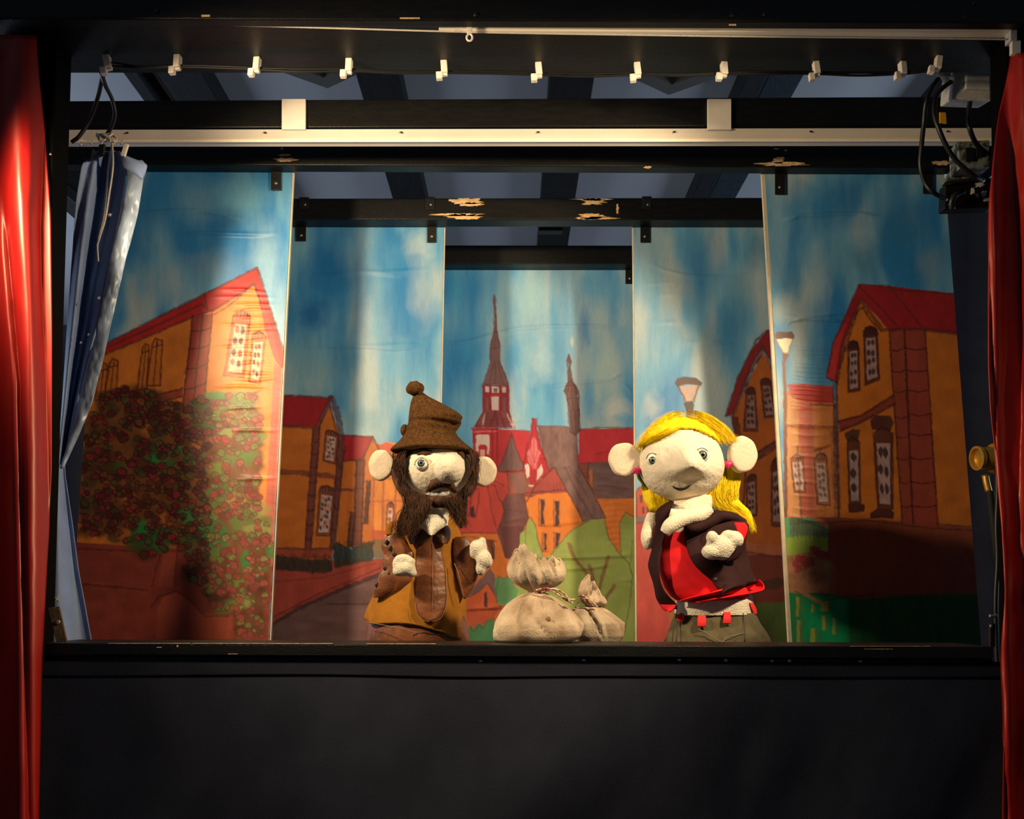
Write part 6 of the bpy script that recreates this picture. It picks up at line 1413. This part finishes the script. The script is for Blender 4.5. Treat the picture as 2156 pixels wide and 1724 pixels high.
# vest
vL = sheet('vest_panel', Zr((803, 438, 464), (830, 384, 458), (860, 354, 442), (900, 348, 434), (950, 350, 432), (1000, 345, 412), (1050, 335, 396), (1100, 328, 383), (1150, 313, 374), (1200, 302, 371), (1250, 316, 375), (1300, 334, 385), (1350, 345, 404), (1400, 352, 442), (1435, 374, 486), (1468, 394, 486)), lambda px, py, s, t: 1.668 + .020 * (1 - s) ** 1.5 - .006 * math.sin(t * 9 + s * 2), M['burgundy'], lady, 18, 60, .004)
sheet('vest_lining', Zr((1440, 380, 478), (1455, 386, 470), (1470, 396, 452), (1480, 412, 436)), lambda px, py, s, t: 1.664 + .012 * (1 - s), M['red_cloth'], lady, 12, 10, .003)
vR = sheet('vest_panel', Zr((858, 700, 722), (880, 640, 792), (905, 585, 870), (930, 535, 910), (960, 526, 925), (1010, 526, 915), (1050, 532, 905), (1090, 542, 908), (1150, 562, 925), (1200, 592, 935), (1250, 642, 946), (1285, 688, 975), (1305, 705, 1000), (1325, 718, 925), (1350, 735, 845), (1372, 752, 768)), lambda px, py, s, t: min(LF(px, py), 1.695) - .012 - .010 * math.sin(s * 3.14) - .005 * math.sin(t * 12 + s * 5), M['burgundy'], lady, 40, 70, .004)
x, y = ZW((720, 1286))[0]; ball('vest_button', x, y, LF(x, y) - .024, 4.6, 4.6, .002, M['stud'], vR, 16, 10)
tube('vest_collar', [(a, b_, LF(a, max(b_, 1098)) - .020) for a, b_ in ZW((540, 962), (600, 968), (680, 930), (740, 900), (830, 905), (905, 935))], [.007, .010, .012, .012, .010, .005], M['burgundy'], vR, 14, 30)
loft('sleeve', Zr((925, 820, 905), (950, 720, 924), (985, 660, 920), (1030, 625, 900), (1080, 608, 892), (1130, 608, 880), (1165, 640, 850), (1185, 690, 790)), 1.652, M['burgundy'], lady, .22, 56, 40, lambda a, t: 1 + .04 * math.sin(5 * a + 4 * t))
sheet('cuff_lining', Zr((935, 840, 900), (960, 850, 922), (990, 862, 918), (1020, 868, 906), (1050, 872, 894), (1064, 876, 884)), lambda px, py, s, t: 1.620 + .008 * s, M['red_cloth'], lady, 12, 18, .003)
blobs('hand', [(*ZW((750, 1085))[0], 1.610, 31, 24, .018), (*ZW((835, 1040))[0], 1.612, 20, 19, .017), (*ZW((700, 1115))[0], 1.608, 23, 17, .016), (*ZW((700, 1028))[0], 1.604, 13, 15, .013), (*ZW((760, 1132))[0], 1.610, 18, 12, .014), (*ZW((800, 1015))[0], 1.610, 16, 12, .013)], M['plush'], lady)
tube('hand', ZW((330, 885, 1.712), (318, 950, 1.706), (302, 1020, 1.70), (306, 1070, 1.70), (316, 1098, 1.70)), [.010, .013, .013, .011, .005], M['plush_shadow'], lady, 16, 24)

# ================================================================== sacks
Zs = lambda *rows: [(880 + .3017 * y, 920 + .3017 * a, 920 + .3017 * b) for (y, a, b) in rows]
ZS = lambda *p: zz(zb, p)
def sack(label, body, neck, Yb, dr, seed, marks, tie, folds):
    r = thing('tied_sack', label, 'sack', 'linen sacks on the playboard')
    def fb(a, t):
        q = (1 - t) ** 1.1
        return 1 + q * (.10 * math.sin(7 * a + seed) + .06 * math.sin(12 * a + 2 * seed)) - .20 * math.exp(-(math.sin(3.5 * a + .7 * seed + 1.2 * t) / .10) ** 2) * math.exp(-((t - .25) / .26) ** 2) - .10 * math.exp(-(math.sin(2.5 * a - seed + 2 * t) / .10) ** 2) * math.exp(-((t - .65) / .2) ** 2) + .035 * float(vnoise(math.cos(a) * 2.2 + seed, t * 4 + math.sin(a) * 2, seed)) - sum(d * math.exp(-((math.cos(a) - x - sl_ * (t - .3)) / w) ** 2) * math.exp(-((t - tc) / tw) ** 2) * (math.sin(a) > 0) for (x, sl_, w, tc, tw, d) in folds)
    loft('sack_body', body, Yb, M['linen'], r, dr, 96, 70, fb, 2.15)
    def fn(a, t):
        q = (1 - t) ** .8
        return 1 + q * (.09 * math.sin(3 * a + seed) + .15 * math.sin(5 * a + 2.1 * seed + 2 * t) + .09 * math.sin(8 * a - seed + 3 * t)) + .06 * math.sin(11 * a + seed) * (1 - q * .5) + .10 * q * float(vnoise(a * 2.2 + seed, t * 3.2, seed + 4))
    o = loft('sack_mouth', neck, Yb, M['linen'], r, .70, 110, 46, fn, 2.0, None, False, lambda a, t: (1 - t) * (-.010 * math.cos(a) + .008 * math.sin(3 * a + seed) + .007 * math.sin(7 * a) + .003 * math.sin(23 * a)))
    md = o.modifiers.new('thickness', 'SOLIDIFY'); md.thickness = .0022; md.offset = -1
    rr = random.Random(seed); g = []
    py, xl, xr = neck[0]
    g = [[(xl + (xr - xl) * u, py + 6, Yb - .02), (xl + (xr - xl) * u + rr.uniform(-5, 5), py - 3, Yb - .02), (xl + (xr - xl) * u + rr.uniform(-10, 10), py - 12, Yb - .02)] for u in np.linspace(.0, 1, 14)]
    strands('frayed_threads', g, 60, M['linen'], r, 3, .00035, 2, 6, seed + 2, True, False)
    # tie round the neck
    npy, nxl, nxr = neck[-1]; c = at((nxl + nxr) / 2, npy, Yb); hw = (nxr - nxl) / 2 * mpp(npy, Yb)
    ring = [c + Vector((hw * 1.12 * math.cos(a), -.80 * hw * 1.12 * math.sin(a), .0015 * math.sin(3 * a))) for a in np.linspace(0, 2 * math.pi, 40)]
    Vv, Ff = tube_geo(ring, .0022, 8, False); tk = mesh('tie_string', Vv, Ff, M['tie'], r)
    for k, pts in enumerate(tie): tube('tie_end', pts, .0016, M['tie'], tk, 6, 24)
    for (x, y, rx, ry) in marks: pass
    return r
bb = Zs((1212, 655, 735), (1230, 600, 775), (1260, 545, 825), (1300, 490, 880), (1350, 446, 932), (1400, 415, 980), (1440, 396, 1016), (1480, 388, 1022), (1520, 392, 1008), (1552, 402, 968), (1572, 440, 905))
sk = sack('larger tied linen sack with frayed mouth, between the two puppets', bb, Zs((975, 540, 830), (1010, 522, 862), (1060, 508, 886), (1105, 515, 886), (1145, 545, 850), (1180, 605, 780), (1200, 640, 745), (1214, 658, 732)), 1.565, .62, 2,
     [], ([(1128, 1243, 1.545), (1150, 1238, 1.540), (1170, 1246, 1.540), (1190, 1262, 1.545), (1206, 1270, 1.55)], [(1140, 1246, 1.545), (1160, 1243, 1.540), (1180, 1255, 1.540), (1200, 1262, 1.545), (1212, 1262, 1.55)], [(1145, 1242, 1.543), (1168, 1240, 1.538), (1188, 1250, 1.54), (1200, 1268, 1.545)]), ((-.05, -.45, .07, .28, .22, .11), (.55, .25, .10, .55, .3, .06)))
x, y = ZS((778, 1402))[0]
sm_ = ball('sack_stain', x, y, frontY(bb, 1.565, .62, x, y) - .001, 5, 6, .0016, M['linen_mark'], sk, 16, 10)
sack('smaller tied linen sack leaning behind the larger one', Zs((1310, 1050, 1110), (1325, 960, 1160), (1350, 920, 1200), (1390, 900, 1255), (1430, 900, 1306), (1470, 910, 1308), (1520, 930, 1300), (1555, 960, 1275), (1600, 990, 1240)),
     Zs((1185, 1065, 1110), (1215, 1030, 1140), (1250, 1010, 1165), (1285, 1015, 1178), (1312, 1052, 1112)), 1.655, .62, 5, [], ([(1258, 1278, 1.63), (1240, 1262, 1.63), (1225, 1262, 1.635), (1212, 1280, 1.64)], [(1250, 1276, 1.63), (1232, 1256, 1.63), (1218, 1254, 1.635)]), ((.25, .2, .08, .5, .3, .09), (-.2, -.3, .09, .4, .25, .05)))
